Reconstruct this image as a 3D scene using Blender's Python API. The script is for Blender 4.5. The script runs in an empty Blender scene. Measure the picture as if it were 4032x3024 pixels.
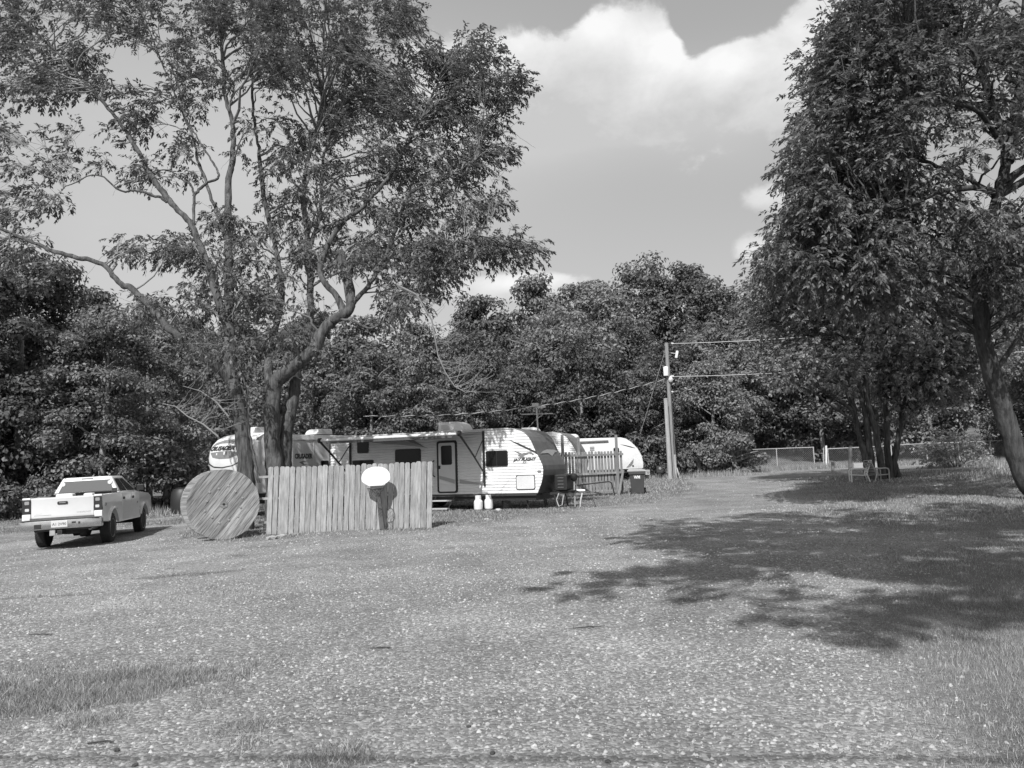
import bpy, bmesh, math, random
import numpy as np
from mathutils import Vector, Matrix

R = math.radians
SC = bpy.context.scene
COL = SC.collection
random.seed(7)

# ------------------------------------------------------------------ camera
FPX, PITCH, ROLL, CAMH = 3046.0, R(6.1), R(1.8), 1.6
Fw = np.array([0, math.cos(PITCH), math.sin(PITCH)]); R0 = np.array([1., 0, 0])
U0 = np.array([0, -math.sin(PITCH), math.cos(PITCH)])
Rv = R0*math.cos(ROLL) - U0*math.sin(ROLL); Uv = U0*math.cos(ROLL) + R0*math.sin(ROLL)
CP = np.array([0, 0, CAMH])
cam = bpy.data.cameras.new('camera'); cam_o = bpy.data.objects.new('camera', cam); COL.objects.link(cam_o)
cam.sensor_width = 36; cam.lens = FPX*36/4032; cam.clip_start = 0.1; cam.clip_end = 4000
M = Matrix.Identity(4)
for i in range(3):
    M[i][0], M[i][1], M[i][2], M[i][3] = Rv[i], Uv[i], -Fw[i], CP[i]
cam_o.matrix_world = M
SC.camera = cam_o

def ray(u, v):
    return Fw + Rv*(u-2016)/FPX - Uv*(v-1512)/FPX
def at(u, v, Y):
    d = ray(u, v); p = CP + d*(Y/d[1]); return Vector(p)

# ------------------------------------------------------------------ light
SUN_AZ, SUN_EL = 17.0, 46.0          # light travels towards azimuth 17 deg right of forward
SUN_STRENGTH, SKY_STRENGTH, EXPOSURE = 4.0, 0.085, 0.35
VS = SC.view_settings
VS.view_transform = 'Standard'; VS.look = 'None'; VS.gamma = 1; VS.exposure = EXPOSURE
VS.use_curve_mapping = False
SC.cycles.use_denoising = True; SC.cycles.use_adaptive_sampling = True; SC.cycles.adaptive_threshold = 0.02
SC.cycles.max_bounces = 4; SC.cycles.diffuse_bounces = 2; SC.cycles.glossy_bounces = 2
SC.cycles.transmission_bounces = 2; SC.cycles.transparent_max_bounces = 8

W = bpy.data.worlds.new('World'); SC.world = W; W.use_nodes = True
wt = W.node_tree; wt.nodes.clear()
def wn(t, **k):
    n = wt.nodes.new(t)
    for a, b in k.items(): setattr(n, a, b)
    return n
def wm(op, a, b=None, c=None, clamp=False):
    n = wn('ShaderNodeMath', operation=op, use_clamp=clamp)
    for i, s in enumerate((a, b, c)):
        if s is None: continue
        if isinstance(s, (int, float)): n.inputs[i].default_value = s
        else: wt.links.new(s, n.inputs[i])
    return n.outputs[0]
tc = wn('ShaderNodeTexCoord'); sx = wn('ShaderNodeSeparateXYZ'); wt.links.new(tc.outputs['Generated'], sx.inputs[0])
AZ = wm('ARCTAN2', sx.outputs[0], sx.outputs[1]); EL = wm('ARCSINE', sx.outputs[2])
sky = wn('ShaderNodeTexSky', sky_type='NISHITA', sun_disc=False, sun_elevation=R(SUN_EL), sun_rotation=R(180+SUN_AZ),
         air_density=1.0, dust_density=1.6, ozone_density=1.0)
bw = wn('ShaderNodeRGBToBW'); wt.links.new(sky.outputs[0], bw.inputs[0])
def wnoise(scale, detail, rough, dist=0.0, off=0.0):
    mp = wn('ShaderNodeMapping'); wt.links.new(tc.outputs['Generated'], mp.inputs[0])
    mp.inputs['Location'].default_value = (off, off*.7, off*1.3); mp.inputs['Scale'].default_value = (1, 1, 1.5)
    n = wn('ShaderNodeTexNoise'); wt.links.new(mp.outputs[0], n.inputs['Vector'])
    n.inputs['Scale'].default_value = scale; n.inputs['Detail'].default_value = detail
    n.inputs['Roughness'].default_value = rough; n.inputs['Distortion'].default_value = dist
    return n.outputs[0]
def blobs(lst):
    acc = None
    for (u, v, su, sv, amp) in lst:
        d = ray(u, v); d = d/np.linalg.norm(d); a0 = math.atan2(d[0], d[1]); e0 = math.asin(d[2])
        x = wm('MULTIPLY', wm('SUBTRACT', AZ, a0), FPX/su*.9); y = wm('MULTIPLY', wm('SUBTRACT', EL, e0), FPX/sv*.95)
        r2 = wm('ADD', wm('MULTIPLY', x, x), wm('MULTIPLY', y, y))
        g = wm('MULTIPLY', wm('EXPONENT', wm('MULTIPLY', r2, -1.0)), amp)
        acc = g if acc is None else wm('ADD', acc, g)
    return acc
def smooth(x, a, b):
    n = wn('ShaderNodeMapRange', interpolation_type='SMOOTHSTEP'); wt.links.new(x, n.inputs[0])
    n.inputs[1].default_value = a; n.inputs[2].default_value = b
    return n.outputs[0]
N1 = wnoise(8.0, 9, .56, .3); N2 = wnoise(26, 6, .62, .3, 3.1); N3 = wnoise(2.3, 5, .5, 0, 9.7)
cover = blobs([(2500, 350, 480, 170, .95), (1850, 300, 420, 230, .95), (2385, 130, 130, 95, .75), (2560, 40, 90, 60, .5), (2610, 170, 120, 80, .55),
               (2890, 260, 190, 110, .85), (3230, 130, 170, 260, 1.0), (3080, 480, 260, 110, .3), (2250, 540, 430, 90, .36), (2740, 85, 90, 85, -1.0), (2930, 40, 150, 85, -.9),
               (2235, 15, 70, 60, -.7), (1740, 5, 140, 55, -.9), (2720, 200, 50, 50, -.5), (2060, 1125, 230, 50, .95), (2080, 1010, 60, 40, .4), (1780, 1160, 200, 60, .6), (3040, 790, 120, 55, .75),
               (2990, 985, 90, 60, .75), (3200, 900, 200, 150, .6), (2650, 640, 120, 60, .2)])
front = wm('EXPONENT', wm('MULTIPLY', wm('ADD', wm('POWER', wm('MULTIPLY', wm('ABSOLUTE', AZ), 1.45), 4.0),
                                          wm('POWER', wm('MULTIPLY', wm('ABSOLUTE', wm('SUBTRACT', EL, .2)), 2.3), 4.0)), -1.0))
gen = wm('MULTIPLY', wm('SUBTRACT', N3, .42), 3.2)
base = wm('ADD', wm('MULTIPLY', cover, front), wm('MULTIPLY', gen, wm('SUBTRACT', 1.0, front)))
dens = wm('ADD', base, wm('ADD', wm('MULTIPLY', wm('SUBTRACT', N1, .5), 1.15), wm('MULTIPLY', wm('SUBTRACT', N2, .5), .5)))
alpha = smooth(dens, .36, .64)
lightb = blobs([(2390, 90, 140, 80, .9), (2600, 170, 120, 80, .8), (2650, 260, 220, 100, .55), (2880, 230, 180, 90, .95), (2080, 150, 330, 90, .6), (3230, 130, 160, 180, .6),
                (1800, 260, 250, 200, .5), (2060, 1110, 230, 40, .8), (3040, 780, 120, 50, .5), (2990, 980, 80, 50, .6)])
lb = wm('ADD', wm('MULTIPLY', lightb, front), wm('MULTIPLY', wm('SUBTRACT', 1.0, front), .45))
lb = wm('ADD', wm('ADD', lb, wm('MULTIPLY', wm('SUBTRACT', N1, .5), 1.5)), wm('MULTIPLY', wm('SUBTRACT', N2, .5), .5), clamp=True)
cl_lo, cl_hi = 5.5, 8.9
ccol = wm('ADD', wm('MULTIPLY', lb, cl_hi-cl_lo), cl_lo)
skyv = wm('ADD', wm('MULTIPLY', bw.outputs[0], 0.72), 2.55)
veil = wm('MULTIPLY', wm('MULTIPLY', blobs([(250, 650, 1300, 800, .75), (2300, 470, 560, 150, .62), (2950, 430, 300, 170, .4), (1800, 480, 400, 250, .4)]), front), wm('ADD', .75, wm('MULTIPLY', N1, .5)))
skyv = wm('ADD', wm('MULTIPLY', skyv, wm('SUBTRACT', 1.0, veil)), wm('MULTIPLY', veil, 6.4))
mix = wn('ShaderNodeMix', data_type='FLOAT')
wt.links.new(alpha, mix.inputs[0]); wt.links.new(skyv, mix.inputs[2]); wt.links.new(ccol, mix.inputs[3])
bg = wn('ShaderNodeBackground'); wt.links.new(mix.outputs[0], bg.inputs[0]); bg.inputs[1].default_value = SKY_STRENGTH
wo = wn('ShaderNodeOutputWorld'); wt.links.new(bg.outputs[0], wo.inputs[0])

sl = bpy.data.lights.new('sun', 'SUN'); sl.energy = SUN_STRENGTH; sl.angle = R(0.53); sl.color = (1, 1, 1)
so = bpy.data.objects.new('sun', sl); COL.objects.link(so)
sd = Vector((math.sin(R(SUN_AZ))*math.cos(R(SUN_EL)), math.cos(R(SUN_AZ))*math.cos(R(SUN_EL)), -math.sin(R(SUN_EL))))
so.rotation_euler = sd.to_track_quat('-Z', 'Y').to_euler(); so.location = (-8, -20, 30)

# ------------------------------------------------------------------ terrain height
def Gz(x, y):
    x = np.asarray(x, float); y = np.asarray(y, float)
    z = 0.0135*np.maximum(0, np.minimum(y, 80)-20) + 0.012*np.minimum(np.maximum(0, x-5), 60)*np.clip((y-15)/20, 0, 1) \
        - 0.03*np.minimum(14, np.maximum(0, -x-4))
    sm = np.clip((x+15)/45, 0, 1); sm = sm*sm*(3-2*sm)
    z = z + 0.2*np.clip(y-64, 0, 60)*(0.15+0.85*sm)
    return z
def gnd0(u, v):
    d = ray(u, v); t_ = 2.0
    while t_ < 200:
        p = CP+d*t_
        if p[2] <= float(Gz(p[0], p[1])): return Vector(p)
        t_ += .02
def bumps(x, y):
    return 0.012*np.sin(x*1.7+y*.6)*np.sin(y*1.3-x*.4) + 0.008*np.sin(x*3.9+1.3)*np.sin(y*3.1+x*.8)
def gz(x, y): return float(Gz(x, y)+bumps(np.float64(x), np.float64(y)))

# ------------------------------------------------------------------ material helpers
def nodes(m):
    m.use_nodes = True; return m.node_tree, m.node_tree.nodes.get('Principled BSDF')
def g3(v): return (v, v, v, 1)
def gray(name, v, rough=.6, amp=0.0, scale=4.0, stretch=(1, 1, 1), metallic=0, spec=.5, bump=0.0, rnd=0.0, detail=6, coat=0, dirt=0.0):
    m = bpy.data.materials.new(name); t, b = nodes(m); L = t.links
    b.inputs['Roughness'].default_value = rough; b.inputs['Metallic'].default_value = metallic
    b.inputs['Specular IOR Level'].default_value = spec; b.inputs['Base Color'].default_value = g3(v)
    if coat: b.inputs['Coat Weight'].default_value = coat; b.inputs['Coat Roughness'].default_value = .05
    if amp or rnd or bump or dirt:
        tcn = t.nodes.new('ShaderNodeTexCoord'); mp = t.nodes.new('ShaderNodeMapping'); mp.inputs['Scale'].default_value = stretch
        oi = t.nodes.new('ShaderNodeObjectInfo'); ad = t.nodes.new('ShaderNodeVectorMath'); ad.operation = 'ADD'
        sc = t.nodes.new('ShaderNodeMath'); sc.operation = 'MULTIPLY'; sc.inputs[1].default_value = 37.0
        L.new(oi.outputs['Random'], sc.inputs[0]); L.new(tcn.outputs['Object'], ad.inputs[0]); L.new(sc.outputs[0], ad.inputs[1])
        L.new(ad.outputs[0], mp.inputs[0])
        n = t.nodes.new('ShaderNodeTexNoise'); n.inputs['Scale'].default_value = scale; n.inputs['Detail'].default_value = detail
        n.inputs['Roughness'].default_value = .65; L.new(mp.outputs[0], n.inputs['Vector'])
        mr = t.nodes.new('ShaderNodeMapRange'); mr.inputs[1].default_value = .28; mr.inputs[2].default_value = .72
        mr.inputs[3].default_value = v*(1-amp); mr.inputs[4].default_value = v*(1+amp); L.new(n.outputs[0], mr.inputs[0])
        out = mr.outputs[0]
        if rnd:
            r2 = t.nodes.new('ShaderNodeMapRange'); r2.inputs[3].default_value = 1-rnd; r2.inputs[4].default_value = 1+rnd
            L.new(oi.outputs['Random'], r2.inputs[0]); mu = t.nodes.new('ShaderNodeMath'); mu.operation = 'MULTIPLY'
            L.new(out, mu.inputs[0]); L.new(r2.outputs[0], mu.inputs[1]); out = mu.outputs[0]
        if dirt:
            n2 = t.nodes.new('ShaderNodeTexNoise'); n2.inputs['Scale'].default_value = 1.3; n2.inputs['Detail'].default_value = 8
            n2.inputs['Roughness'].default_value = .7; L.new(tcn.outputs['Object'], n2.inputs['Vector'])
            d2 = t.nodes.new('ShaderNodeMapRange'); d2.inputs[1].default_value = .45; d2.inputs[2].default_value = .75
            d2.inputs[3].default_value = 1; d2.inputs[4].default_value = 1-dirt; L.new(n2.outputs[0], d2.inputs[0])
            m2 = t.nodes.new('ShaderNodeMath'); m2.operation = 'MULTIPLY'; L.new(out, m2.inputs[0]); L.new(d2.outputs[0], m2.inputs[1]); out = m2.outputs[0]
        L.new(out, b.inputs['Base Color'])
        if bump:
            bp = t.nodes.new('ShaderNodeBump'); bp.inputs['Strength'].default_value = bump; bp.inputs['Distance'].default_value = .02
            L.new(n.outputs[0], bp.inputs['Height']); L.new(bp.outputs[0], b.inputs['Normal'])
    return m
def leafmat(name, v, amp=.45, trans=.35, rough=.45):
    m = bpy.data.materials.new(name); t, b = nodes(m); L = t.links
    ge = t.nodes.new('ShaderNodeNewGeometry'); oi = t.nodes.new('ShaderNodeObjectInfo')
    mr = t.nodes.new('ShaderNodeMapRange'); mr.inputs[3].default_value = v*(1-amp); mr.inputs[4].default_value = v*(1+amp)
    L.new(ge.outputs['Random Per Island'], mr.inputs[0])
    r2 = t.nodes.new('ShaderNodeMapRange'); r2.inputs[3].default_value = .66; r2.inputs[4].default_value = 1.34; L.new(oi.outputs['Random'], r2.inputs[0])
    mu = t.nodes.new('ShaderNodeMath'); mu.operation = 'MULTIPLY'; L.new(mr.outputs[0], mu.inputs[0]); L.new(r2.outputs[0], mu.inputs[1])
    L.new(mu.outputs[0], b.inputs['Base Color']); b.inputs['Roughness'].default_value = rough; b.inputs['Specular IOR Level'].default_value = .35
    tr = t.nodes.new('ShaderNodeBsdfTranslucent'); mx = t.nodes.new('ShaderNodeMixShader'); mx.inputs[0].default_value = trans
    L.new(mu.outputs[0], tr.inputs[0]); L.new(b.outputs[0], mx.inputs[1]); L.new(tr.outputs[0], mx.inputs[2])
    L.new(mx.outputs[0], t.nodes['Material Output'].inputs[0])
    return m
def islandmat(name, lo, hi, rough=.85, power=1.0):
    m = bpy.data.materials.new(name); t, b = nodes(m); L = t.links
    ge = t.nodes.new('ShaderNodeNewGeometry'); pw = t.nodes.new('ShaderNodeMath'); pw.operation = 'POWER'; pw.inputs[1].default_value = power
    mr = t.nodes.new('ShaderNodeMapRange'); mr.inputs[3].default_value = lo; mr.inputs[4].default_value = hi
    L.new(ge.outputs['Random Per Island'], pw.inputs[0]); L.new(pw.outputs[0], mr.inputs[0]); L.new(mr.outputs[0], b.inputs['Base Color'])
    b.inputs['Roughness'].default_value = rough; b.inputs['Specular IOR Level'].default_value = .25
    return m
def barkmat(name, v, amp=.5):
    m = gray(name, v, .9, amp, 3.2, (3.2, 3.2, .55), spec=.15, bump=1.0, detail=9, dirt=-.5)
    m.node_tree.nodes['Bump'].inputs['Distance'].default_value = .06
    return m

MT = {
 'white': gray('white_paint', .74, .35, .03, 2, dirt=.1), 'siding': gray('white_siding', .76, .45, .03, 3, dirt=.14),
 'offwhite': gray('offwhite_gelcoat', .66, .4, .05, 2, dirt=.12), 'truckpaint': gray('truck_white_paint', .78, .25, .02, 1.5, coat=.6, dirt=.06),
 'black': gray('black_plastic', .018, .5), 'rubber': gray('tyre_rubber', .03, .85, .3, 9, bump=.2), 'darksteel': gray('dark_steel', .03, .5, .4, 6),
 'chrome': gray('chrome_bumper', .6, .22, .15, 6, metallic=1), 'steel': gray('galvanised_steel', .5, .4, .2, 8, metallic=.6),
 'glass': gray('tinted_glass', .012, .12, spec=.22), 'rearglass': gray('rear_window_glass', .09, .05, spec=1.0, coat=.8),
 'capgray': gray('grey_front_cap', .13, .45, .25, 3, dirt=.2), 'capdark': gray('dark_rock_guard', .045, .5, .3, 12), 'decalgray': gray('grey_decal', .2, .5), 'decalmid': gray('mid_grey_decal', .36, .5), 'decaldark': gray('dark_decal', .04, .45),
 'roof': gray('trailer_roof', .55, .7, .1, 3), 'fence': gray('weathered_fence_board', .29, .85, .45, 3.2, (6, 6, .8), rnd=.16, bump=.25, detail=9),
 'fencedk': gray('fence_back_board', .28, .85, .4, 3.0, (6, 6, .8), rnd=.16, bump=.25),
 'spool': gray('weathered_spool_plank', .27, .85, .8, 2.6, (.7, 9, 9), rnd=.22, bump=.4, detail=10), 'poleWood': gray('pole_wood', .24, .9, .35, 3, (8, 8, .5), bump=.4),
 'poleLight': gray('pale_pole_wood', .36, .9, .3, 3, (8, 8, .5), bump=.4), 'bark': barkmat('grey_bark', .085, .8), 'barkdk': barkmat('dark_bark', .065, .7), 'twig': gray('pale_twig', .21, .9, .3, 3),
 'awning': gray('awning_vinyl', .10, .7, .1, 3), 'awningtube': gray('awning_tube', .78, .35), 'binbody': gray('bin_plastic', .055, .5, .12, 3), 'binlid': gray('bin_lid', .42, .5, .1, 3),
 'boardw': gray('backboard_white', .70, .45, .04, 3), 'tankw': gray('tank_white', .75, .4, .06, 6), 'plate': gray('plate_white', .6, .5), 'alu': gray('aluminium_tube', .6, .35, .1, 9, metallic=.4),
 'stone': gray('pale_stone', .34, .9, .25, 12, bump=.5), 'cable': gray('cable_dark', .03, .7), 'cablew': gray('cable_pale', .5, .6), 'lamp': gray('lamp_lens', .3, .2, coat=.5), 'tail': gray('tail_lens', .03, .12, coat=.8), 'lensw': gray('clear_lens', .6, .15, coat=.5),
 'leafA': leafmat('ash_leaf', .125), 'leafE': leafmat('lawn_tree_leaf', .27, .5, .42), 'leafB': leafmat('forest_leaf', .185, .45, .4), 'leafC': leafmat('dark_leaf', .28, .45, .4), 'leafD': leafmat('pale_shrub_leaf', .32),
 'grass': islandmat('grass_blade', .13, .46, .7, 1.5), 'gravel': islandmat('gravel_stone', .15, .50, .9, 2.2), 'drygrass': islandmat('tall_grass_blade', .13, .38, .7),
 'treaddark': gray('step_tread', .45, .6), 'net': gray('net_cord', .10, .8), 'rim': gray('rim_paint', .05, .5),
}

# ------------------------------------------------------------------ mesh builder
class MB:
    def __init__(s): s.v = []; s.f = []
    def add(s, vs, fs):
        o = len(s.v); s.v += [tuple(p) for p in vs]; s.f += [tuple(i+o for i in f) for f in fs]; return s
    def box(s, x0, x1, y0, y1, z0, z1):
        return s.add([(x0,y0,z0),(x1,y0,z0),(x1,y1,z0),(x0,y1,z0),(x0,y0,z1),(x1,y0,z1),(x1,y1,z1),(x0,y1,z1)],
                     [(0,3,2,1),(4,5,6,7),(0,1,5,4),(1,2,6,5),(2,3,7,6),(3,0,4,7)])
    def tube(s, pts, rad, n=8, cap=True):
        pts = [Vector(p) for p in pts]; K = len(pts)
        if not hasattr(rad, '__len__'): rad = [rad]*K
        up = None; vs = []
        for i, p in enumerate(pts):
            t = (pts[min(i+1, K-1)] - pts[max(i-1, 0)]).normalized()
            if up is None: up = t.orthogonal().normalized()
            up = (up - t*up.dot(t)); up = up.normalized() if up.length > 1e-6 else t.orthogonal().normalized()
            b = t.cross(up)
            for k in range(n):
                a = 2*math.pi*k/n; vs.append(p + (up*math.cos(a)+b*math.sin(a))*rad[i])
        fs = [(i*n+k, i*n+(k+1) % n, (i+1)*n+(k+1) % n, (i+1)*n+k) for i in range(K-1) for k in range(n)]
        if cap: fs += [tuple(range(n-1, -1, -1)), tuple(range((K-1)*n, K*n))]
        return s.add(vs, fs)
    def prism(s, poly, a0, a1, plane='xz'):
        # polygon in a plane, extruded along the third axis a0..a1
        n = len(poly)
        def m(p, a): return (p[0], a, p[1]) if plane == 'xz' else ((a, p[0], p[1]) if plane == 'yz' else (p[0], p[1], a))
        vs = [m(p, a0) for p in poly] + [m(p, a1) for p in poly]
        fs = [tuple(range(n)), tuple(range(2*n-1, n-1, -1))] + [(i, i+n, (i+1) % n+n, (i+1) % n) for i in range(n)]
        return s.add(vs, fs)
    def lathe(s, prof, n=20, axis='z', c=(0, 0, 0)):
        vs = []; K = len(prof)
        for (r, h) in prof:
            for k in range(n):
                a = 2*math.pi*k/n; x, y = r*math.cos(a), r*math.sin(a)
                p = (x, y, h) if axis == 'z' else ((h, x, y) if axis == 'x' else (x, h, y))
                vs.append((p[0]+c[0], p[1]+c[1], p[2]+c[2]))
        fs = [(i*n+k, i*n+(k+1) % n, (i+1)*n+(k+1) % n, (i+1)*n+k) for i in range(K-1) for k in range(n)]
        fs += [tuple(range(n-1, -1, -1)), tuple(range((K-1)*n, K*n))]
        return s.add(vs, fs)
    def mesh(s, name, smooth=False, bevel=0.0, seg=2):
        me = bpy.data.meshes.new(name); me.from_pydata([tuple(p) for p in s.v], [], s.f)
        bm = bmesh.new(); bm.from_mesh(me); bmesh.ops.recalc_face_normals(bm, faces=bm.faces)
        if bevel:
            ed = [e for e in bm.edges if len(e.link_faces) == 2 and e.calc_face_angle(0) > .6]
            bmesh.ops.bevel(bm, geom=ed, offset=bevel, segments=seg, affect='EDGES', profile=.6, clamp_overlap=True)
        bm.to_mesh(me); bm.free()
        if smooth:
            me.polygons.foreach_set('use_smooth', [True]*len(me.polygons))
            try: me.set_sharp_from_angle(angle=R(smooth if smooth is not True else 40))
            except Exception: pass
        return me
    def build(s, name, mat, parent=None, smooth=False, bevel=0.0, seg=2):
        return link(name, s.mesh(name, smooth, bevel, seg), mat, parent)
def link(name, me, mat, parent=None):
    if mat is not None and len(me.materials) == 0: me.materials.append(MT[mat] if isinstance(mat, str) else mat)
    o = bpy.data.objects.new(name, me); COL.objects.link(o); o.parent = parent; return o
def tag(o, label=None, cat=None, group=None, kind=None):
    for k, v in (('label', label), ('category', cat), ('group', group), ('kind', kind)):
        if v: o[k] = v
    return o
def empty(name, loc, rz=0, rx=0, ry=0):
    o = bpy.data.objects.new(name, None); o.empty_display_size = .2; COL.objects.link(o)
    o.location = loc; o.rotation_euler = (R(rx), R(ry), R(rz)); return o
def copy_tree(o, parent=None):
    c = o.copy(); COL.objects.link(c); c.parent = parent
    for ch in list(o.children): copy_tree(ch, c)
    return c
def rrect(x0, x1, z0, z1, r, n=4):
    p = []
    for cx, cz, a in ((x1-r, z1-r, 0), (x0+r, z1-r, 90), (x0+r, z0+r, 180), (x1-r, z0+r, 270)):
        for k in range(n+1): p.append((cx+r*math.cos(R(a+90*k/n)), cz+r*math.sin(R(a+90*k/n))))
    return p
def textobj(name, s, size, mat, parent, loc, rot=(90, 0, 0), shear=0.0, width=None, extrude=.002, offset=0.0, sub=None):
    cu = bpy.data.curves.new(name, 'FONT'); cu.body = s; cu.size = size; cu.shear = shear; cu.extrude = extrude; cu.align_x = 'CENTER'; cu.align_y = 'CENTER'; cu.offset = offset
    cu.resolution_u = 3
    t = bpy.data.objects.new('tmp', cu); COL.objects.link(t); bpy.context.view_layer.update()
    me = bpy.data.meshes.new_from_object(t.evaluated_get(bpy.context.evaluated_depsgraph_get()))
    bpy.data.objects.remove(t); me.name = name; me.materials.clear()
    o = link(name, me, mat, parent); o.location = loc; o.rotation_euler = tuple(R(a) for a in rot)
    if width:
        xs = [v.co.x for v in me.vertices]; w = max(xs)-min(xs)
        o.scale = (width/w, 1, 1)
    return o
def np_mesh(name, V, Fc, mat, smooth=False):
    """V (n,3), Fc (m,k) with constant face size k"""
    me = bpy.data.meshes.new(name); n, m, k = len(V), len(Fc), Fc.shape[1]
    me.vertices.add(n); me.vertices.foreach_set('co', np.ascontiguousarray(V, np.float32).ravel())
    me.loops.add(m*k); me.loops.foreach_set('vertex_index', np.ascontiguousarray(Fc, np.int32).ravel())
    me.polygons.add(m); me.polygons.foreach_set('loop_start', np.arange(0, m*k, k, dtype=np.int32))
    try: me.polygons.foreach_set('loop_total', np.full(m, k, dtype=np.int32))
    except Exception: pass
    if smooth: me.polygons.foreach_set('use_smooth', np.ones(m, dtype=bool))
    me.update(calc_edges=True); me.validate()
    me.materials.append(MT[mat] if isinstance(mat, str) else mat)
    return me

# ------------------------------------------------------------------ ground
RNG = np.random.default_rng(11)
def vnoise(x, y, s, seed=0):
    x = np.asarray(x)*s+seed*17.3; y = np.asarray(y)*s+seed*9.1
    xi = np.floor(x); yi = np.floor(y); fx = x-xi; fy = y-yi; fx = fx*fx*(3-2*fx); fy = fy*fy*(3-2*fy)
    def h(a, b):
        q = np.sin(a*127.1+b*311.7)*43758.5453; return q-np.floor(q)
    return (h(xi, yi)*(1-fx)+h(xi+1, yi)*fx)*(1-fy)+(h(xi, yi+1)*(1-fx)+h(xi+1, yi+1)*fx)*fy
def sstep(a): a = np.clip(a, 0, 1); return a*a*(3-2*a)
TUFTS = [(-1.05, 4.55, .28, .16), (-1.75, 5.12, .14, .1), (-5.8, 16.2, .3, .4), (-6.3, 14.6, .45, .3), (-6.2, 13.3, .6, .3), (-5.2, 13.5, .4, .25), (-6.9, 11.7, .8, .15),
         (-1.4, 15.9, .35, .3), (-3.55, 6.0, 1.25, .85), (-2.65, 6.3, .5, .25)]
def grassmask(x, y):
    n1 = vnoise(x, y, .9, 1); n2 = vnoise(x, y, 3.1, 2); n3 = vnoise(x, y, .25, 3); n = (n1-.5)*1.1+(n2-.5)*.7
    xe = np.interp(y, [0, 4.2, 4.8, 6, 7.8, 10, 12.4, 18, 25.7, 33.5, 43, 46, 47.3, 80], [1.9, 2.0, 2.15, 2.5, 3.0, 4.2, 5.0, 6.4, 8.0, 11.1, 14.5, 19, 60, 60])
    a = sstep((x-xe)/(.5+.03*y)+.35+n*.9)*(.35+.65*sstep((x-xe)/(.15*y+.5)))
    a = np.where((y > 12) & (y < 30), a*sstep(.35+(n3-.3)*1.6+(x-xe)*.12), a)
    ye = np.interp(x, [-60, -16, -12, -9.5, -6.5, -1.9, .5, 3.6, 6.7, 9.1, 10.3, 13, 60], [29, 29, 28, 21.3, 20.0, 20.3, 23.7, 26.8, 31, 38.2, 46, 57.5, 57.5])
    b = sstep((y-ye)/(2.0+.02*y)+.12+n*.7)
    path = np.exp(-((y-33.5-.1*(x+15))/1.3)**2)*sstep((-x-11)/3.)
    b = b*(1-.9*path)
    m = np.maximum(a, b)
    for (tx, ty, rx, ry) in TUFTS:
        m = np.maximum(m, sstep(1.25-np.hypot((x-tx)/rx, (y-ty)/ry)+(n1-.5)*.8+(n2-.5)*1.3+(vnoise(x, y, 7.0, 9)-.5)*.9)*.85)
    m = np.maximum(m, sstep((n1*.6+n3*.7-.86)*4)*.25)
    return np.clip(m, 0, 1)

xs = np.concatenate([[-900, -500, -300, -180, -120, -80, -60, -48], np.arange(-40, -16, .8), np.arange(-16, 16, .2), np.arange(16, 42, .6), [44, 50, 60, 80, 110, 150, 220, 320, 500, 900]])
ys = np.concatenate([[-300, -150, -80, -40, -25, -15, -8, -3, 0], np.arange(1.5, 30, .2), np.arange(30, 70, .5), np.arange(71, 130, 3), [140, 170, 220, 320, 500, 900]])
X, Y = np.meshgrid(xs, ys); Z = Gz(X, Y)+bumps(X, Y)*np.exp(-(np.hypot(X, Y)/60)**2)
nx, ny = len(xs), len(ys); idx = np.arange(nx*ny).reshape(ny, nx)
Fq = np.stack([idx[:-1, :-1], idx[:-1, 1:], idx[1:, 1:], idx[1:, :-1]], -1).reshape(-1, 4)
gm = bpy.data.materials.new('gravel_and_grass_ground'); t, b = nodes(gm); L = t.links
def nn(t, ty, **k):
    n = t.nodes.new(ty)
    for a, c in k.items(): setattr(n, a, c)
    return n
pos = nn(t, 'ShaderNodeNewGeometry'); at_ = nn(t, 'ShaderNodeAttribute', attribute_name='grass')
vo = nn(t, 'ShaderNodeTexVoronoi'); vo.inputs['Scale'].default_value = 42; L.new(pos.outputs['Position'], vo.inputs['Vector'])
vo2 = nn(t, 'ShaderNodeTexVoronoi'); vo2.inputs['Scale'].default_value = 17; L.new(pos.outputs['Position'], vo2.inputs['Vector'])
no = nn(t, 'ShaderNodeTexNoise'); no.inputs['Scale'].default_value = .8; no.inputs['Detail'].default_value = 7; L.new(pos.outputs['Position'], no.inputs['Vector'])
no2 = nn(t, 'ShaderNodeTexNoise'); no2.inputs['Scale'].default_value = 30; no2.inputs['Detail'].default_value = 8; no2.inputs['Roughness'].default_value = .75; L.new(pos.outputs['Position'], no2.inputs['Vector'])
def mth(op, a, b_, clamp=False):
    n = nn(t, 'ShaderNodeMath', operation=op, use_clamp=clamp)
    for i, s in enumerate((a, b_)):
        if isinstance(s, (int, float)): n.inputs[i].default_value = s
        else: L.new(s, n.inputs[i])
    return n.outputs[0]
def mrange(s, a, b_, c, d):
    n = nn(t, 'ShaderNodeMapRange'); L.new(s, n.inputs[0])
    for i, q in enumerate((a, b_, c, d)): n.inputs[i+1].default_value = q
    return n.outputs[0]
cell = mth('POWER', vo.outputs['Color'], 2.2)
st = mrange(cell, 0, 1, .165, .47)
gr = mth('MULTIPLY', st, mrange(no.outputs[0], .3, .7, .78, 1.22))
no3 = nn(t, 'ShaderNodeTexNoise'); no3.inputs['Scale'].default_value = .22; no3.inputs['Detail'].default_value = 4; L.new(pos.outputs['Position'], no3.inputs['Vector'])
gr = mth('MULTIPLY', gr, mrange(no3.outputs[0], .35, .65, .86, 1.14))
gr = mth('MULTIPLY', gr, mrange(vo2.outputs['Distance'], 0, .8, 1.12, .82))
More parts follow.
